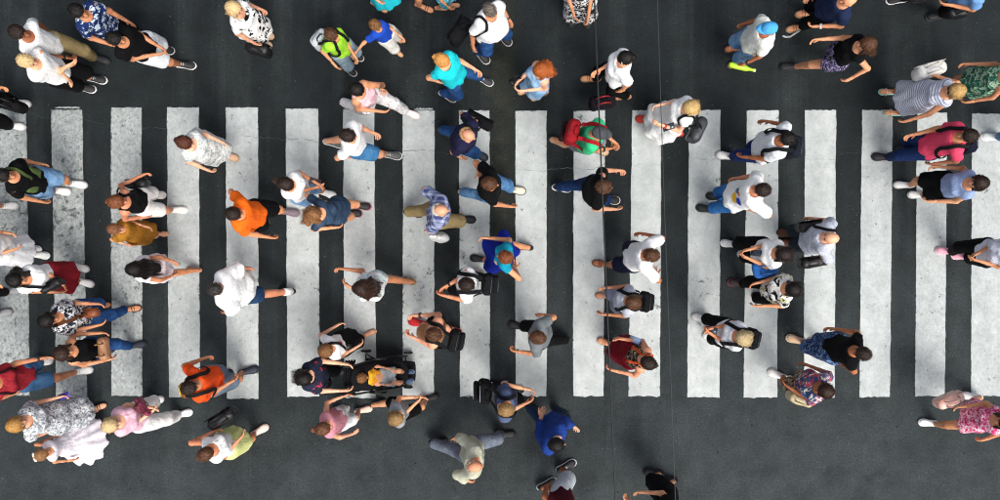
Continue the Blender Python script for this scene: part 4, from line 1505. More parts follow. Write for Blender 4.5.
# ---- centre bottom
p('hairleft', 'woman in white dress with long dark hair covering her back, walking left', 1.62, (360, 288), 172, [(409, 281), (366, 286)], R=(341, 268, .95), L=(348, 285, 1.0),
  top=('dress', cloth('DADEDE', 'floral', 'E8EAEA', '8AC4CE', sc=.6), dict(sleeve=.35, hem=.78, loose=.012, flare=-.01)), shoe=SA_T, hair=('long', '241610', .5, 0, 1.45), sex='f', skin='t')
p('bigtee', 'man in oversized white tee seen from behind over the fifth stripe', 1.78, (215, 289), 180, [(289, 291), (240, 282)], R=(250, 267, .85), L=(228, 313, .9),
  top=('tee', WH, dict(loose=.05, sleeve=.95, hem=.74)), bot=('shorts', cloth('1E3654', 'denim', '2C4A70'), .03), shoe=SH_B, hair=('crop', '2E2C2A'), skin='r', socks='E8E8E8')
p('blackhairgirl', 'girl in white dress with black hair down her back over the third stripe', 1.5, (134, 269), 180, [(195, 270), (160, 266)], R=(175, 261, .72), L=(176, 276, .7),
  top=('dress', cloth('EAE0E6'), dict(sleeve=.35, hem=.62, loose=.022, flare=.06)), shoe=('bare', 'B89070', 'B89070'), hair=('long', '120E0E', .44, 0, 1.35), sex='f', skin='t')
p('backpackwhite', 'man in white tee with black backpack walking left near the centre', 1.78, (466, 284), 176, [(458, 286), (478, 277)], R=(450, 288, 1.05), L=(459, 297, 1.05),
  top=('tee', WH, dict(loose=.02)), bot=('trousers', BK), shoe=SN_B, hair=('short', 'dark'), skin='r')
p('shirtless', 'shirtless man with black rucksack and red shoes walking left', 1.78, (434, 334), 168, [(419, 323), (453, 330)], R=(425, 317, 1.02), L=(420, 338, 1.0),
  bot=('shorts', cloth('A87A58'), .02), shoe=('sneaker', 'B01E22', 'C04A44'), hair=('short', 'brown'), skin='E0A484', hp=8)
p('greytee', 'man in grey tee and black trousers walking left on the middle stripe', 1.76, (537, 337), 170, [(519, 326), (562, 338)], R=(544, 314, .9), L=(517, 352, .95),
  top=('tee', cloth('6E7478'), dict(loose=.022)), bot=('trousers', BK), shoe=SH_B, hair=('short', 'brown'), skin='t')
p('packblue', 'fair haired man in slate tee bending over a black bag below the stripes', 1.76, (506, 409), 0, [(500, 385), (514, 390)], L=(509, 388, 1.05), R=(517, 401, 1.05),
  top=('tee', cloth('4E5A78'), dict(loose=.022)), bot=('trousers', BK), shoe=SN_B, hair=('short', 'dblond'), skin='t', hp=12)
p('blueshirt', 'black haired man in royal blue shirt below the middle stripe', 1.8, (557, 444), -32, [(533, 409), (560, 412)], R=(539, 406, .85), L=(566, 421, .9),
  top=('shirt', cloth('1F3A80'), dict(loose=.026, sleeve=1.7, hem=.8)), bot=('trousers', cloth('23324E')), shoe=('shoe', '1A2420', '2A3A34'), hair=('short', 'black'), skin='f', hy=25)
p('beige', 'bald man in beige long sleeved shirt striding at the bottom centre', 1.76, (475, 466), -3, [(505, 434), (437, 441)], L=(455, 436, .85), R=(466, 481, .95),
  top=('shirt', cloth('B4B6A2'), dict(loose=.03, sleeve=1.75)), bot=('trousers', cloth('5E6674', 'denim', '7C8492'), .022), shoe=SH_B, hair=('fringe', 'B0A090', ), skin='r')
p('maroon', 'man in maroon tee and pale shorts cut off by the bottom edge', 1.78, (570, 522), 22, [(566, 466), (546, 484)],
  top=('tee', cloth('4A1420'), dict(loose=.025)), bot=('shorts', cloth('B4BCC2'), .03), shoe=SN_B, hair=('short', 'dark'), skin='d', fdir=[25, 20])
p('blackbottom', 'person in black cut off by the bottom edge under the right cable', 1.68, (668, 520), 175, [(654, 473), (668, 480)], R=(640, 491, .9), L=(626, 499, .95),
  top=('dress', BK, dict(sleeve=.6, hem=.5, loose=.02, flare=.02)), shoe=SH_B, hair=('long', 'black'), sex='f', skin='t')
# ---- bottom left
p('maroonskirt', 'black haired woman in white tee and maroon skirt with shoulder bag at left', 1.66, (17, 280), -18, [(79, 267), (84, 282)], L=(63, 284, .95), R=(58, 292, .98),
  top=('tee', WH, dict(loose=.02, sleeve=.5)), bot=('skirt', cloth('7E1C26'), .55, .06), shoe=SN_W, hair=('long', 'black', .36, .6, 1.2), sex='f', skin='t')
p('bwblouse', 'black haired woman in black and white blouse and ripped blue jeans at left', 1.68, (49, 320), 8, [(131, 309), (100, 306)], L=(85, 305, .95), R=(82, 328, .95),
  top=('blouse', cloth('D8D8DA', 'floral', '1C1E28', '3A3C48', sc=1.4), dict(loose=.026, sleeve=.9)), bot=('trousers', JEAN, .016), shoe=('sandal', '16161A', '202024'), hair=('long', 'black', .28), sex='f', skin='t')
p('brownbag', 'woman in black top and jeans wearing a tan waist bag at lower left', 1.66, (64, 353), 8, [(136, 345), (104, 350)], L=(101, 332, .95), R=(88, 363, .9),
  top=('tank', BK, dict(sleeve=0, loose=.012)), bot=('trousers', JEAN, .014), shoe=('shoe', '1C2434', '20242C'), hair=('long', '2E1E18', .26), sex='f', skin='t')
p('redtee', 'person in red tee and denim shorts walking in from the left edge', 1.74, (-14, 386), 8, [(82, 371), (41, 362)], L=(46, 357, .95), R=(20, 392, .9),
  top=('tee', cloth('9C2A34'), dict(loose=.02)), bot=('shorts', cloth('3A6490', 'denim', '5A86B0'), .02), shoe=SN_W, hair=('pony', 'brown'), sex='f', skin='t')
p('greydress', 'blonde curly haired woman in white dress with grey print at lower left', 1.66, (17, 424), 20, [(97, 408), (90, 412)], L=(61, 396, .9), R=(53, 431, .85),
  top=('dress', cloth('DEE0E2', 'floral', '9EA4AA', '5A6068', sc=1.2), dict(sleeve=.8, hem=.36, loose=.03, flare=.06)), shoe=SA_B, hair=('bob', 'A87C44'), sex='f', skin='f', b=1.05)
p('tulle', 'little girl in wide white tulle dress at lower left', 1.2, (43, 454), 20, [(88, 433), (84, 438)], R=(72, 461, .6), L=(52, 436, .72),
  top=('dress', cloth('DAD2DC', 'denim', 'EEEAF0'), dict(sleeve=.2, hem=.3, loose=.012, flare=.28)), shoe=('shoe', 'DDD', 'CCC'), hair=('tied', '8A6440'), sex='c', skin='t')
p('pinklady', 'blonde bobbed woman in pink top and white trousers clutching a maroon purse', 1.66, (112, 424.5), 12, [(153, 401), (182, 414)], L=(142, 409, 1.0), R=(140, 413, 1.0),
  top=('tee', cloth('E0B4C4'), dict(loose=.022, sleeve=.4)), bot=('trousers', cloth('E6E6E6'), .03), shoe=('shoe', 'ECECEA', 'DDD'), hair=('bob', 'C8AE82'), sex='f', skin='f')
p('orangetwo', 'man in red orange tee with straps of a yellow bag on his back', 1.78, (191, 387), 14, [(248, 371), (222, 375)], L=(204, 357, .95), R=(216, 385, .95),
  top=('tee', cloth('E8501E'), dict(loose=.025)), bot=('shorts', cloth('6A7A8A'), .022), shoe=('shoe', '1A2230', '20242C'), hair=('short', 'dark'), skin='t')
p('yellowskirt', 'brown haired woman in white top and pale yellow skirt with black handbag', 1.66, (207, 453), 30, [(259, 431), (236, 436)], L=(212, 431, 1.05), R=(231, 443, .95),
  top=('tank', WH, dict(sleeve=.12, loose=.02)), bot=('skirt', cloth('C8CE8A'), .62, .02), shoe=('shoe', 'E0C8BC', 'D8C0B4'), hair=('tied', 'brown'), sex='f', skin='r', hp=8)
p('strollermum', 'black haired woman in dark flowered shirt pushing the stroller', 1.66, (305, 378), 2, [(340, 372), (324, 378)], L=(347, 363.5, 1.02), R=(347, 391, 1.02),
  top=('shirt', cloth('23283A', 'spots', 'B8384A', sc=.55, den=-.3), dict(loose=.025, sleeve=.75)), bot=('trousers', BK), shoe=SH_B, hair=('long', '181212', .22), sex='f', skin='f', hp=10)
p('hearttee', 'girl in white tee with red heart beside the woman pushing the stroller', 1.42, (327, 350), 22, [(368, 334), (344, 341)], L=(337, 324, .85), R=(344, 352, .8),
  top=('tee', WH, dict(loose=.016, sleeve=.5)), bot=('skirt', BK, .5, .03), shoe=('bare', 'C8A088', 'C8A088'), hair=('bob', 'lbrown'), sex='c', skin='f')
p('pinkgirl', 'brown haired girl in pink top and white shorts holding the stroller handle', 1.48, (324, 428), 12, [(363, 410), (340, 410)], L=(346, 393, .95), R=(335, 440, 1.05),
  top=('tank', cloth('C88894'), dict(sleeve=.1, loose=.016)), bot=('shorts', cloth('E8E8EA'), .016), shoe=('shoe', 'D8B8A8', 'E0D0C8'), hair=('pony', '5A3A28', .12), sex='c', skin='f')
p('greytank', 'light haired girl in grey tank top in front of the stroller', 1.5, (397, 418), 12, [(430, 398), (377, 403)], L=(421, 396, .92), R=(418, 400, .95),
  top=('tank', cloth('8E9296'), dict(sleeve=.1, loose=.014)), bot=('shorts', BK, .014), shoe=SH_B, hair=('bob', 'dblond'), sex='c', skin='t')
# ---- right block
p('packnavy', 'man in white tee with dark backpack striding left, upper right of centre', 1.78, (786, 139), 172, [(727, 156), (757, 157)], L=(744, 158, .85), R=(767, 121, .95),
  top=('tee', WH2, dict(loose=.026, sleeve=.7)), bot=('trousers', cloth('1A2A5A', 'denim', '243A70')), shoe=SN_W, hair=('short', 'black'), skin='d', b=1.1)
p('printtee', 'man in white tee with yellow and blue chest print and blue jeans', 1.76, (761, 190), 178, [(707, 209), (717, 197)], R=(736, 178, .9), L=(752, 211, 1.0),
  top=('tee', WH, dict(loose=.035, sleeve=.85)), bot=('trousers', cloth('245A98', 'denim', '3E7AB8')), shoe=('boot', '1C1E22', '15161A'), hair=('short', 'dark'), skin='r', fdir=[170, 170])
p('sandalman', 'man in white shirt and navy shorts with brown sandals right of centre', 1.76, (650, 255), 172, [(603, 264), (638, 252)], R=(644, 233, .98), L=(657, 274, .95),
  top=('tee', WH, dict(loose=.026, sleeve=.8)), bot=('shorts', cloth('191C34'), .022), shoe=('sandal', '2A221C', '5A4636'), hair=('short', 'brown'), skin='d')
p('greypolo', 'young person in pale grey top and shorts with small black backpack', 1.6, (632, 302), 176, [(605, 296), (622, 301)], R=(617, 288, .85), L=(617, 316, .85),
  top=('tee', cloth('B8BCC8'), dict(loose=.02)), bot=('shorts', cloth('8E96AE'), .02), shoe=('sandal', 'A8A8A8', '8A8A8A'), hair=('bob', 'brown'), sex='f', skin='t')
p('maroonpack', 'woman in maroon skirt and black top with orange straps over the eleventh stripe', 1.66, (647, 362), 160, [(607, 343), (630, 350)], R=(636, 343, 1.1), L=(612, 371, .95),
  top=('tank', cloth('16161C', 'floral', '5A4A3A', 'B8A890', sc=1.2), dict(sleeve=0, loose=.012)), bot=('skirt', cloth('7A1220'), .5, .05), shoe=('sandal', 'A88868', 'B09878'), hair=('tied', 'dark'), sex='f', skin='r')
p('phoneblond', 'blond person in white tee with black backpack looking at a phone', 1.72, (743, 338), 168, [(702, 318), (713, 337)], L=(717, 334, 1.1), R=(713, 329, 1.1),
  top=('tee', WH2, dict(loose=.02, sleeve=.45)), bot=('trousers', BK), shoe=SN_W, hair=('bob', 'B4A078'), sex='f', skin='r', hp=20)
p('denimbag', 'dark haired woman in white tee and black trousers with folded denim over her arm', 1.66, (783, 254), 172, [(731, 244), (748, 255)], R=(761, 253, 1.05), L=(762, 260, 1.05),
  top=('tee', WH, dict(loose=.018, sleeve=.5)), bot=('trousers', BK, .018), shoe=('sneaker', 'D0D2D2', 'E8E8E8'), hair=('long', '1E1614', .2), sex='f', skin='t', hp=18)
p('cuffwoman', 'black haired woman in white printed top and black trousers, arm reaching back', 1.64, (792, 289), 176, [(738, 283), (762, 296)], R=(764, 284, .95), L=(758, 307, .95),
  top=('tee', cloth('E8E8E6', 'floral', '17181B', 'B8B27A', sc=.55, den=.35), dict(loose=.024, sleeve=.6)), bot=('trousers', BK, .02), shoe=('sneaker', '2A1C22', '8A4A5A'), hair=('long', '15110F', .26), sex='f', skin='t', hp=8)
p('baldgrey', 'bald man in pale grey shirt with black shoulder bag, right of centre', 1.76, (831, 238), 170, [(788, 234), (792, 244)], R=(812, 218, .9), L=(826, 259, .9),
  top=('shirt', cloth('AEB4C2', 'spots', 'C8CCD8', sc=1.2), dict(loose=.026, sleeve=.85)), bot=('trousers', cloth('25333C')), shoe=('shoe', '5A3426', '3A241C'), hair=('bald', 'grey'), skin='f', b=1.1)
p('orangearm', 'dark haired man in black tee and blue patterned shorts walking left', 1.78, (861, 353), 165, [(797, 340), (818, 344)], R=(832, 328, .95), L=(841, 364, .9),
  top=('tee', BK, dict(loose=.02, sleeve=.35)), bot=('long_shorts', cloth('24365E', 'floral', '4A6A9A', '8AA0C0', sc=1.1), .03), shoe=('shoe', 'C4A486', 'D8C4A8'), hair=('short', 'dark'), skin='d')
p('hawaiian', 'person in blue hawaiian flowered shirt with beige bag near the lower right stripes', 1.7, (824, 390), 158, [(778, 375), (796, 382)], R=(807, 364, .95), L=(800, 392, .95),
  top=('shirt', cloth('3A5078', 'floral', 'B84A5A', 'D8CFC0', sc=.75, den=.3), dict(loose=.03, sleeve=.7)), bot=('shorts', cloth('3A342A', 'floral', 'B89A70', '4A5A6A'), .022), shoe=('shoe', 'DCD8D4', 'E0DCD8'), hair=('bob', '2A1C14'), sex='f', skin='d')
p('pinkpolo', 'man in bright pink polo and navy trousers with backpack straps at right', 1.78, (967, 136), 178, [(883, 157), (905, 150)], R=(918, 136, .9), L=(934, 165, .9),
  top=('polo', cloth('DE4868'), dict(loose=.022)), bot=('trousers', cloth('182A52', 'denim', '20386A')), shoe=SH_B, hair=('short', 'dark'), skin='t')
p('blackskirt', 'dark haired woman in pale blue top and black shorts with white shoes at right', 1.66, (978, 183), 178, [(904, 185), (918, 195)], R=(936, 166, .92), L=(930, 202, .85),
  top=('blouse', cloth('8EA2C8'), dict(sleeve=.3, loose=.016, hem=1.0)), bot=('shorts', BK, .026), shoe=SN_W, hair=('bob', 'dark'), sex='f', skin='t')
p('edgesneaker', 'person off the right edge, only a white sneaker showing', 1.74, (1075, 128), 178, [(992, 137), (1018, 132)],
  top=('tee', GREY), bot=('trousers', LJEAN), shoe=('sneaker', 'D0D4D4', 'E8E8E8'), hair=('short', 'dark'))
p('pinkshoe', 'person in white top, black trousers and pink shoes at the right edge', 1.66, (1016, 251), 178, [(946, 251), (962, 256)], R=(983, 255, 1.02), L=(985, 261, 1.02),
  top=('tee', cloth('DADCE6', 'spots', 'B8BCCC', sc=1.2), dict(loose=.02, sleeve=.4)), bot=('trousers', BK, .02), shoe=('sneaker', 'E2A0B2', 'E8C4CC'), hair=('long', 'brown'), sex='f', skin='t')
p('pinkdress', 'woman in short pink and white flowered dress striding in at the lower right edge', 1.64, (1004, 423), 176, [(929, 423), (972, 396)], R=(960, 406, .9), L=(985, 440, .9),
  top=('dress', cloth('C8346A', 'floral', 'F0D0DC', 'E890B0', sc=1.6, den=.5), dict(sleeve=.2, hem=.74, loose=.018, flare=.05)), shoe=('sneaker', 'E8E8E6', 'F0F0F0'), hair=('long', 'black', .25), sex='f', skin='t')


# ------------------------------------------------------------------ things people carry
def thing(name, label, cat, base, rot, group=None):
    o = bpy.data.objects.new(name, None)
    COL.objects.link(o)
    o.empty_display_size = .1
    o.location = base
    o.rotation_euler = (0, 0, rot)
    return tag(o, label, cat, group)


def ribbon(fld, pts, base, w, n=18, off=.012, th=.004):
    P = [np.asarray(q, float) for q in pts]
    seg = []
    for i in range(n + 1):
        t = i / n * (len(P) - 1)
        k = min(int(t), len(P) - 2)
        seg.append(P[k] + (P[k + 1] - P[k]) * (t - k))
    inside = lambda q: fld is not None and np.all(q > fld.o + .01) and np.all(q < fld.o + fld.h * (fld.d - 1) - .01)
    for _ in range(2):
        for i in range(1, n):
            if inside(seg[i]) and fld.sample(seg[i]) < .06:
                seg[i] = fld.project(seg[i], off)
        seg = [seg[0]] + [(seg[i - 1] + 2 * seg[i] + seg[i + 1]) / 4 for i in range(1, n)] + [seg[-1]]
    for i in range(1, n):
        if inside(seg[i]) and fld.sample(seg[i]) < off * .8:
            seg[i] = fld.project(seg[i], off)
    rings = []
    for i, q in enumerate(seg):
        d = unit(seg[min(i + 1, n)] - seg[max(i - 1, 0)])
        g = np.array([0, 0, 1.0])
        if inside(q):
            e = fld.h
            g_ = np.array([fld.sample(q + np.eye(3)[a] * e) - fld.sample(q - np.eye(3)[a] * e) for a in range(3)])
            if np.linalg.norm(g_) > 1e-4:
                g = unit(g_)
        sd = np.cross(d, g)
        if np.linalg.norm(sd) < .05:
            sd = np.cross(d, (1, .2, 0))
        sd = unit(sd)
        g = np.cross(sd, d)
        rings.append(np.array([q - sd * w - g * th, q + sd * w - g * th, q + sd * w + g * th, q - sd * w + g * th]) - base)
    mb = MB()
    mb.loft(rings)
    return mb


def soft_box(size, seed, h=.014, r=.075, amp=.011, taper=0.0):
    hx, hy, hz = np.asarray(size) / 2
    F = Field((-hx - .06, -hy - .06, -.05), (hx + .06, hy + .06, 2 * hz + .06), h)
    F.rbox((0, 0, hz), (hx, hy, hz), min(r, hx * .9, hy * .9, hz * .9))
    X, Y, Z = np.broadcast_arrays(*F.all())
    if taper:
        F.F = F.F + taper * (np.clip(Z / (2 * hz), 0, 1)) * .05
    F.F = F.F + amp * nzf(seed)(X, Y, Z, 26) + amp * .5 * nzf(seed + 1)(X, Y, Z, 60)
    return F.mesh()


def backpack(pid, label, col, strap='17181B', size=(.16, .30, .42), y=0.0, z=-.04, pocket=None, accent=None, x=0.0):
    P = PEOPLE[pid]
    s, T = P['s'], P['fld']
    shz = P['sh'][0][2]
    base = np.array([P['ch'][0] * 1.0 - .14 * s - size[0] / 2 - .02 + x, P['ch'][1] + y, shz + z - size[2]])
    cf, sf = math.cos(P['fr']), math.sin(P['fr'])
    wb = P['orig'] + np.array([cf * base[0] - sf * base[1], sf * base[0] + cf * base[1], base[2]])
    o = thing('backpack', label, 'backpack', wb, P['fr'], 'backpacks')
    m = MB()
    V, Q = soft_box(size, len(label), taper=.3)
    m.add(V, Q)
    m.build('bag_body', cloth(col), o)
    m = MB()
    V, Q = soft_box((.06, size[1] * .76, size[2] * .42), len(label) + 3, r=.025)
    m.add(V + [-size[0] / 2 - .015, 0, .03], Q)
    m.build('front_pocket', cloth(pocket or col), o)
    m = MB()
    m.tube([(size[0] * .2, -.05, size[2] - .01), (size[0] * .15, -.03, size[2] + .035), (size[0] * .15, .03, size[2] + .035), (size[0] * .2, .05, size[2] - .01)], .009, 6)
    m.build('grab_handle', cloth(strap), o)
    if accent:
        m = MB()
        m.tube([(-size[0] / 2 - .048, -size[1] * .3, size[2] * .42), (-size[0] / 2 - .05, 0, size[2] * .46), (-size[0] / 2 - .048, size[1] * .3, size[2] * .42)], .004, 5)
        m.tube([(-size[0] * .3, -size[1] * .42, size[2] * .6), (-size[0] * .3, -size[1] * .3, size[2] * .97), (-size[0] * .3, size[1] * .3, size[2] * .97), (-size[0] * .3, size[1] * .42, size[2] * .6)], .004, 5)
        m.build('zip', plainmat(accent, .5, name='zip'), o)
    nb = P['nb']
    for sg in (1, -1):
        yy = nb[1] + sg * .098 * s
        pts = [(base[0] + size[0] * .45, base[1] + sg * size[1] * .28, shz - .03), (nb[0] - .04 * s, yy, shz + .085 * s), (nb[0] + .05 * s, yy, shz + .05 * s),
               (P['ch'][0] + .13 * s, yy * 1.05, shz - .12 * s), (P['ch'][0] + .10 * s, yy * 1.3, shz - .26 * s), (P['ch'][0] - .02, P['ch'][1] + sg * .2 * s, shz - .33 * s),
               (base[0] + size[0] * .4, base[1] + sg * size[1] * .42, base[2] + .06)]
        ribbon(T, pts, base, .022 * s, 30, .022).build('strap', cloth(strap), o, smooth=False)
    return o


def handbag(label, px, py, z, size, rot, col, pid=None, strap=None, handle='16171A', kind='handbag', cat='handbag', tilt=0, flap=True, rough=.45, leather=True, side=None, lie=0):
    """px,py,z is the middle of the bag; strap: name of a shoulder side 'L'/'R'/'N' of pid; else a grip loop"""
    c = W(px, py, z)
    base = c - np.array([0, 0, size[2] / 2])
    rt = math.radians(rot)
    o = thing(kind, label, cat, base, rt, 'bags people carry')
    mt = plainmat(col, rough, name='leather', scale=40, bump=.25) if leather else cloth(col)
    V, Q = soft_box(size, len(label) + int(px), r=size[1] * .46, amp=.009)
    if lie:
        a = math.radians(lie)
        ctr = np.array([0, 0, size[2] / 2])
        V = (V - ctr) @ np.array([[1, 0, 0], [0, math.cos(a), -math.sin(a)], [0, math.sin(a), math.cos(a)]]).T + ctr
    m = MB()
    m.add(V, Q)
    m.build('bag_body', mt, o)
    if flap and not lie:
        m = MB()
        m.box((0, size[1] / 2 + .004, size[2] * .72), (size[0] * .94, .012, size[2] * .5), bev=.005)
        m.build('flap', mt, o)
        m = MB()
        m.ball((0, size[1] / 2 + .014, size[2] * .52), (.013, .008, .013))
        m.build('clasp', plainmat('B8B4A8', .3, .8, name='metal'), o)
    if strap and pid:
        P = PEOPLE[pid]
        T, s = P['fld'], P['s']
        cr, sr = math.cos(rt), math.sin(rt)

        def tobag(w):
            d = w - base
            return np.array([cr * d[0] + sr * d[1], -sr * d[0] + cr * d[1], d[2]])
        cf, sf = math.cos(P['fr']), math.sin(P['fr'])
        toW = lambda q: P['orig'] + np.array([cf * q[0] - sf * q[1], sf * q[0] + cf * q[1], q[2]])
        a = P['loc'](np.array(c) + np.array([0, 0, size[2] * .45]))
        shp = {'L': P['sh'][0] * .55 + P['nb'] * .45, 'R': P['sh'][1] * .55 + P['nb'] * .45, 'XL': P['sh'][0] * .5 + P['nb'] * .5, 'XR': P['sh'][1] * .5 + P['nb'] * .5}[strap].copy()
        shp[2] = P['sh'][0][2] + .1 * s
        fx = P['ch'][0] + .13 * s
        mid = (a + shp) / 2
        fr_ = np.array([max(fx, (a[0] + shp[0]) / 2), mid[1], mid[2] + .05])
        bk_ = np.array([P['ch'][0] - .15 * s, mid[1], mid[2] + .03])
        rb = ribbon(T, [a, fr_, shp + [.05, 0, -.02], shp, shp + [-.05, 0, -.02], bk_, a + [-.03, 0, 0]], np.zeros(3), .016, 30, .013)
        V_, Q_, T_ = rb.arrays()
        mb = MB()
        mb.add(np.array([tobag(toW(q)) for q in V_]), Q_, T_)
        mb.build('strap', cloth(handle), o, smooth=False)
    else:
        m = MB()
        for sg in (1, -1):
            a = np.linspace(0, math.pi, 9)
            m.tube([(math.cos(t) * size[0] * .26, sg * size[1] * .25, size[2] * .96 + .13 * math.sin(t)) for t in a], .009, 6)
        m.build('handle', plainmat(handle, .5, name='leather_handle'), o)
    return o


def phone(label, px, py, z, rot, col='101114', screen='2A3A4A', tilt=35):
    c = W(px, py, z)
    o = thing('phone', label, 'phone', c, math.radians(rot), 'phones in hand')
    a = math.radians(tilt)
    R = np.array([[math.cos(a), 0, -math.sin(a)], [0, 1, 0], [math.sin(a), 0, math.cos(a)]])
    m = MB()
    m.box((0, 0, 0), (.15, .075, .01), R, .004)
    m.build('case', plainmat(col, .35, name='phone_case'), o)
    m = MB()
    m.box(R @ np.array([0, 0, .0062]), (.135, .066, .0015), R)
    m.build('screen', plainmat(screen, .12, name='phone_screen', var=.02, bump=0, spec=.6), o)
    return o


handbag('black handbag hanging from the hand of the woman in blotched white dress', 259, 50, .5, (.32, .14, .27), -15, '121214')
backpack('limeboy', 'small silver grey backpack on the boy in lime green tee', 'B4BAC0', size=(.13, .26, .34), y=-.08, accent='5A6066', pocket='D4D8DC')
handbag('black tote on the shoulder of the stocky man in white shirt', 460, 32, 1.0, (.34, .15, .34), 55, '131417', 'bigwhite', 'R', leather=False, kind='tote_bag', cat='tote bag')
handbag('small black bag held by the red haired woman', 517, 81, .95, (.2, .08, .16), 30, '16181C', flap=True)
handbag('black and red bag hanging low beside the woman in blue printed tee', 602, 103, .4, (.34, .16, .28), 10, '17131A', handle='8A1A20', leather=False)
handbag('dark grey bag on the arm of the blonde woman in long white dress', 697, 130, 1.05, (.32, .15, .30), 65, '303338', 'whitedress', 'L', kind='tote_bag', cat='tote bag')
phone('black phone held by the blonde woman in long white dress', 668.5, 127, 1.15, 15)
m_ = MB()
bb0, bb1 = W(729, 64.5, .72), W(753, 70, .72)
bo = thing('bottle', 'lime green bottle held by the man in blue cap', 'bottle', bb0, 0)
m_.tube([(0, 0, 0), (.02, 0, 0), *[((bb1 - bb0) * t) for t in (.2, .7)], (bb1 - bb0) * .85, bb1 - bb0], [.02, .034, .036, .036, .02, .016], 12)
m_.build('bottle_body', plainmat('A8D832', .35, name='lime_plastic'), bo)
m_ = MB()
m_.tube([(bb1 - bb0) * .99, (bb1 - bb0) * 1.1], [.019, .019], 10)
m_.build('bottle_cap', plainmat('E4F090', .4, name='lime_cap'), bo)
handbag('white handbag on the arm of the woman in striped dress', 929, 71, .95, (.36, .15, .28), 15, 'D8D8D4', handle='C8C4BC')
handbag('black bag held in front of the person in pale blue shirt at top right', 957, 13, .85, (.26, .12, .2), 10, '131316', handle='131316')
handbag('black bag beside the person entering at the left edge', 12, 105, .5, (.32, .14, .28), -20, '151517', leather=False)
handbag('black bag on the left side of the woman in white shorts', 138, 184, .92, (.27, .1, .2), 5, '15181A', 'whiteshorts', 'L')
handbag('black shoulder bag of the balding man in navy shirt', 479, 121, 1.0, (.36, .12, .22), -28, '101114', 'navybald', 'L', leather=False, kind='shoulder_bag', cat='bag')
backpack('greenpackman', 'red backpack with black trim on the man in mint green tee', '8E1A22', '9A1C24', size=(.17, .3, .42), pocket='2A1416', accent='161616')
backpack('backpackwhite', 'black backpack with pale label on the man near the centre', '15171A', size=(.15, .27, .38), accent='4A4C50')
backpack('shirtless', 'black rucksack on the shirtless man', '16181A', size=(.14, .28, .36), y=.06, accent='3A3C3E')
backpack('packblue', 'large black backpack with white marks on the man in slate tee', '121316', size=(.17, .29, .4), y=.12, accent='8A8C90')
backpack('packnavy', 'dark navy backpack on the man striding left in white tee', '1A1E28', size=(.14, .27, .38), accent='3A4048')
backpack('greypolo', 'small black backpack on the young person in pale grey', '141518', size=(.13, .26, .34), accent='2A2C30')
backpack('phoneblond', 'black backpack on the blond person looking at a phone', '131416', size=(.13, .26, .36), accent='2A2C2E')
phone('black phone held by the blond person with black backpack', 711, 330, 1.16, -12)
backpack('pinkpolo', 'navy backpack on the man in bright pink polo', '171B2A', size=(.15, .3, .4), accent='2C3244')
phone('blue cased phone of the woman in maroon skirt and orange straps', 635, 340, 1.15, -20, '2E6EC0', 'A8C8E8')
phone('brown phone held by the girl in white tee and denim shorts', 315, 181.5, 1.1, -18 + 180, '5A3A34', '3A2A2A')
phone('black phone held by the dark haired woman with folded denim', 757, 253, 1.12, -8)
phone('purple phone in the hand of the woman in grey printed dress', 64, 396, .9, 20, '4A3AA0', '3A3080', 10)
handbag('folded blue denim jacket over the arm of the dark haired woman', 765, 269, 1.0, (.30, .2, .12), 10, '2E62A8', 'denimbag', None, handle='2E62A8', leather=False, flap=False, kind='folded_jacket', cat='jacket')
handbag('black shoulder bag at the side of the bald man in grey shirt', 811, 226, 1.0, (.34, .12, .24), 8, '121214', 'baldgrey', 'R', kind='shoulder_bag', cat='bag')
handbag('black bag held low in the left hand of the bald man in grey shirt', 813, 262, .72, (.36, .13, .26), 8, '101012')
handbag('beige bag at the side of the person in hawaiian shirt', 799, 399, .85, (.3, .12, .24), -20, 'B8AA86', handle='A09070')
handbag('pale pink handbag carried by the woman in short flowered dress', 948, 400, .7, (.34, .13, .24), 22, 'DDB4A8', handle='C89C90')
handbag('black shoulder bag in front of the woman in maroon skirt', 53, 286, 1.02, (.28, .1, .2), 30, '141416', 'maroonskirt', 'R', kind='shoulder_bag', cat='bag')
handbag('small brown bag on the hip of the woman in black and white blouse', 91, 313, .98, (.2, .1, .16), 5, '7A4226', 'bwblouse', 'R', handle='5A3420')
handbag('tan waist bag worn by the woman in black top', 104, 349, .98, (.12, .28, .17), 8, '9A7050', flap=False, handle='7A5A40', kind='waist_bag', cat='bag')
handbag('maroon clutch purse held by the blonde bobbed woman', 144, 406.5, 1.05, (.26, .06, .17), -50, '7A2E46', handle='6A2438', kind='clutch_purse', cat='purse')
backpack('orangetwo', 'brown backpack with yellow pocket on the man in red orange tee', '7A4A26', size=(.1, .22, .28), y=-.03, z=-.1, pocket='E0B81E', strap='1A1A1A', accent='4A2C14')
handbag('black handbag on the arm of the woman in pale yellow skirt', 223, 418, 1.0, (.36, .15, .28), 33, '121316')
handbag('small black bag of the girl with the red heart on her tee', 344, 349, .8, (.2, .08, .15), 30, '1A1A18', 'hearttee', 'L')
handbag('olive messenger bag across the chest of the man in black tee at left edge', 32, 180, 1.16, (.09, .3, .26), -8, '55683A', 'greenpack', 'L', handle='4A5A34', leather=False, flap=False, kind='messenger_bag', cat='bag')

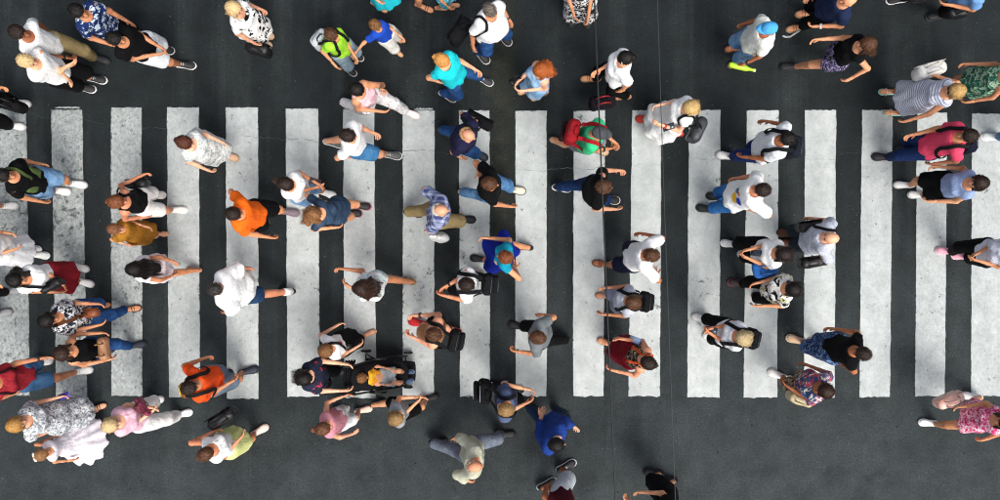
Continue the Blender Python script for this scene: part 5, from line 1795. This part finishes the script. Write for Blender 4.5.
# white plastic bag of the man in plaid shirt
pb = thing('plastic_bag', 'white plastic carrier bag hanging from the hand of the man in plaid shirt', 'plastic bag', W(437, 237, .38), math.radians(-10))
F_ = Field((-.2, -.15, -.05), (.22, .15, .45), .014)
F_.cone((.03, 0, .08), (-.02, 0, .3), .105, .035, .03, (1.3, .7, 1))
F_.cone((-.02, 0, .28), (-.05, 0, .4), .03, .018, .02)
X_, Y_, Z_ = np.broadcast_arrays(*F_.all())
F_.F = F_.F + .012 * nzf(3)(X_, Y_, Z_ * .6, 38) + .006 * nzf(4)(X_, Y_, Z_, 80)
V_, Q_ = F_.mesh()
m_ = MB()
m_.add(V_, Q_)
m_.build('bag_body', plainmat('E6E8E8', .35, name='white_plastic', var=.05), pb)

# cord between the man in the cap and the navy polo
cp = [W(783, 36, 1.3), W(786, 37, 1.25), W(790, 36.6, 1.18), W(794, 34, 1.1), W(799, 31, 1.05)]
cb = cp[0].copy()
m_ = MB()
m_.tube([q - cb for q in cp], .012, 6)
o_ = m_.build('cord', plainmat('8C9094', .6, name='cord'))
o_.location = cb
tag(o_, 'short grey cord hanging between the man in blue cap and the navy polo', 'cord')

# watches and bracelets
for pid, i, c in (('khaki', 1, '1A1A1C'), ('bigwhite', 0, '22262A'), ('navytop', 0, 'C0C4C8'), ('backpackwhite', 1, '17181A'), ('shirtless', 1, '1A1A1C'), ('redtee', 0, '2A2A2C'),
                  ('whitedress', 0, 'B02A2A'), ('plaid', 0, 'B8B0A0'), ('greenpackman', 1, '1C1C20'), ('bluecap', 0, '1C1C20'), ('sandalman', 0, '2A2A2C')):
    P = PEOPLE[pid]
    d = P['hdir'][i]
    m_ = MB()
    m_.tube([P['wr'][i] - d * .035, P['wr'][i] - d * .012], [.034 * P['s'], .033 * P['s']], 10)
    wo = m_.build('watch', plainmat(c, .4, name='watch_strap'), P['root'])

# prints on shirts
blob = lambda rx, rz, n=14, k=0.0, a0=0: [(rx * math.cos(t) * (1 + k * math.sin(3 * t + a0)), rz * math.sin(t) * (1 + k * math.cos(2 * t + a0))) for t in np.arange(n) * 2 * np.pi / n]
S_ = PEOPLE['printtee']
zc = S_['ch'][2]
decal('printtee', .03, zc - .17, blob(.06, .07, 14, .3), cloth('E8B830'))
decal('printtee', -.05, zc - .06, blob(.035, .05, 14, .25, 1), cloth('6A7A8A'))
decal('printtee', .08, zc - .07, blob(.045, .055, 14, .1), cloth('1E3FB0'))
decal('printtee', .0, zc - .02, blob(.022, .03, 12, .3), cloth('D86A2A'))
zc = PEOPLE['bluewhite']['ch'][2]
for yy, zz, a, bz in ((.02, -.02, .055, .03), (-.04, -.09, .05, .03), (.05, -.13, .05, .035), (-.02, -.2, .055, .03)):
    decal('bluewhite', yy, zc + zz, blob(a, bz, 12, .3), cloth('8EB4DC'))
zc = PEOPLE['hearttee']['ch'][2]
heart = [(.0032 * 16 * math.sin(t) ** 3 * .75, .0032 * .75 * (13 * math.cos(t) - 5 * math.cos(2 * t) - 2 * math.cos(3 * t) - math.cos(4 * t))) for t in np.arange(20) * 2 * np.pi / 20]
decal('hearttee', .02, zc - .02, heart, cloth('C21E30'))
# a dark mark on the red tee's chest, straps of the woman in maroon skirt
P = PEOPLE['maroonpack']
for sg in (1, -1):
    yy = P['nb'][1] + sg * .07
    ribbon(P['fld'], [(P['ch'][0] - .14, yy, P['ch'][2] - .1), (P['nb'][0] - .02, yy, P['sh'][0][2] + .09), (P['nb'][0] + .04, yy, P['sh'][0][2] + .06), (P['ch'][0] + .13, yy, P['ch'][2] - .05)], np.zeros(3), .016, 20, .012).build('shoulder_strap', cloth('C8502A'), P['root'], smooth=False)
P = PEOPLE['redtee']
for sg in (1, -1):
    yy = P['nb'][1] + sg * .11
    ribbon(P['fld'], [(P['ch'][0] - .14, yy, P['ch'][2] - .1), (P['nb'][0] - .02, yy, P['sh'][0][2] + .09), (P['nb'][0] + .04, yy, P['sh'][0][2] + .06), (P['ch'][0] + .13, yy, P['ch'][2] - .12)], np.zeros(3), .014, 20, .012).build('shoulder_strap', cloth('2A1418'), P['root'], smooth=False)
# head band and bow
P = PEOPLE['bluewhite']
m_ = MB()
m_.tube([P['toB'](q) for q in [(.03, math.cos(t) * .1, .03 + math.sin(t) * .105) for t in np.linspace(.1, 3.04, 13)]], .008, 6, .5)
m_.build('hair_band', cloth('E0DCD0'), P['root'])
P = PEOPLE['tulle']
m_ = MB()
for sg in (1, -1):
    m_.ball(P['toB']((-.09, sg * .035, .1)), (.02, .034, .022), 8, 6)
m_.ball(P['toB']((-.09, 0, .1)), .013)
m_.build('hair_bow', cloth('E8E4DC'), P['root'])

# ------------------------------------------------------------------ stroller and child
so = W(388, 376, 0)
so = np.array([-1.40, -1.455, 0]) * (82 / S_PX)
st = thing('stroller', 'black folding stroller with a child in yellow, pushed by the black haired woman', 'stroller', so, 0)
frm = plainmat('1A1B1D', .4, .3, name='frame_paint')
fab = cloth('17181B')
for sg in (1, -1):
    m_ = MB()
    m_.tube([(-.30, sg * .17, .99), (-.25, sg * .175, .95), (-.05, sg * .2, .5), (.18, sg * .2, .24), (.30, sg * .19, .11)], .0125, 8)
    m_.build('side_tube', frm, st)
    m_ = MB()
    m_.tube([(-.07, sg * .205, .52), (-.17, sg * .215, .3), (-.24, sg * .22, .1)], .0115, 8)
    m_.build('rear_leg', frm, st)
    m_ = MB()
    m_.tube([(-.38, sg * .168, 1.0), (-.29, sg * .17, .99)], [.018, .017], 8)
    m_.build('grip', plainmat('0E0E10', .8, name='foam_grip'), st)
    m_ = MB()
    m_.tube([(-.12, sg * .2, .62), (.0, sg * .215, .63), (.09, sg * .205, .58)], .014, 8)
    m_.build('arm_rest', frm, st)
m_ = MB()
m_.tube([(-.24, -.22, .1), (-.24, .22, .1)], .009, 8)
m_.tube([(.28, -.19, .12), (.28, .19, .12)], .009, 8)
m_.tube([(-.05, -.2, .5), (-.05, .2, .5)], .009, 8)
m_.build('axle', frm, st)
for (wx, wy) in ((-.24, .25), (-.24, -.25), (.31, .225), (.31, -.225)):
    m_ = MB()
    rr_ = .07 if wx < 0 else .062
    a = np.linspace(0, 2 * np.pi, 21)
    m_.tube([(wx + rr_ * .84 * math.cos(t), wy, rr_ + .004 + rr_ * .84 * math.sin(t)) for t in a], rr_ * .17, 8, up=(0, 1, 0))
    wo = m_.build('wheel', plainmat('151515', .85, name='tyre'), st)
    m_ = MB()
    m_.tube([(wx, wy - .015, rr_ + .004), (wx, wy + .015, rr_ + .004)], [rr_ * .35] * 2, 12, up=(1, 0, 0))
    for t in range(5):
        an = t * 2 * np.pi / 5
        m_.tube([(wx, wy, rr_ + .004), (wx + rr_ * .8 * math.cos(an), wy, rr_ + .004 + rr_ * .8 * math.sin(an))], .007, 5)
    m_.build('hub', plainmat('6A6C70', .5, name='hub'), wo)
F_ = Field((-.36, -.25, .1), (.42, .25, 1.0), .016)
F_.cone((-.27, 0, .84), (-.02, 0, .40), .14, .17, .0, (.3, 1.15, 1))
F_.cone((-.02, 0, .38), (.2, 0, .42), .17, .16, .03, (1, 1.1, .22))
F_.cone((.2, 0, .38), (.3, 0, .22), .15, .14, .03, (.22, 1, 1))
F_.cone((.28, 0, .2), (.42, 0, .19), .14, .13, .02, (1, 1, .14))
X_, Y_, Z_ = np.broadcast_arrays(*F_.all())
F_.F = F_.F + .004 * nzf(9)(X_, Y_, Z_, 30)
V_, Q_ = F_.mesh()
m_ = MB()
m_.add(V_, Q_)
m_.build('seat', fab, st)
m_ = MB()          # folded hood behind the head
for k in range(4):
    a = np.linspace(0, math.pi, 13)
    m_.tube([(-.28 - .03 * k, math.cos(t) * .2, .74 + .02 * k + math.sin(t) * (.16 - .012 * k)) for t in a], .016, 6, 1.6)
m_.build('folded_hood', fab, st)
m_ = MB()
m_.box((-.08, 0, .2), (.3, .34, .1), bev=.02)
m_.build('basket', fab, st)
person('stroller_child', 'small child in yellow tee sitting in the black stroller', .98, (362, 377.5), 0, [(408, 372, .32), (407, 381, .32)], L=(390, 368, .62), R=(390, 385, .62),
       top=('tee', cloth('E09A1A', 'floral', 'E8B038', 'C87818'), dict(loose=.012, hem=.78)), bot=('shorts', cloth('7E868C', 'denim', 'A8B0B4'), .016), shoe=('sneaker', '2E4A70', '8A98A8'),
       hair=('short', 'lbrown'), sex='c', skin='f', pel=(381, 376.5, .50), hz=.84, hy=0)
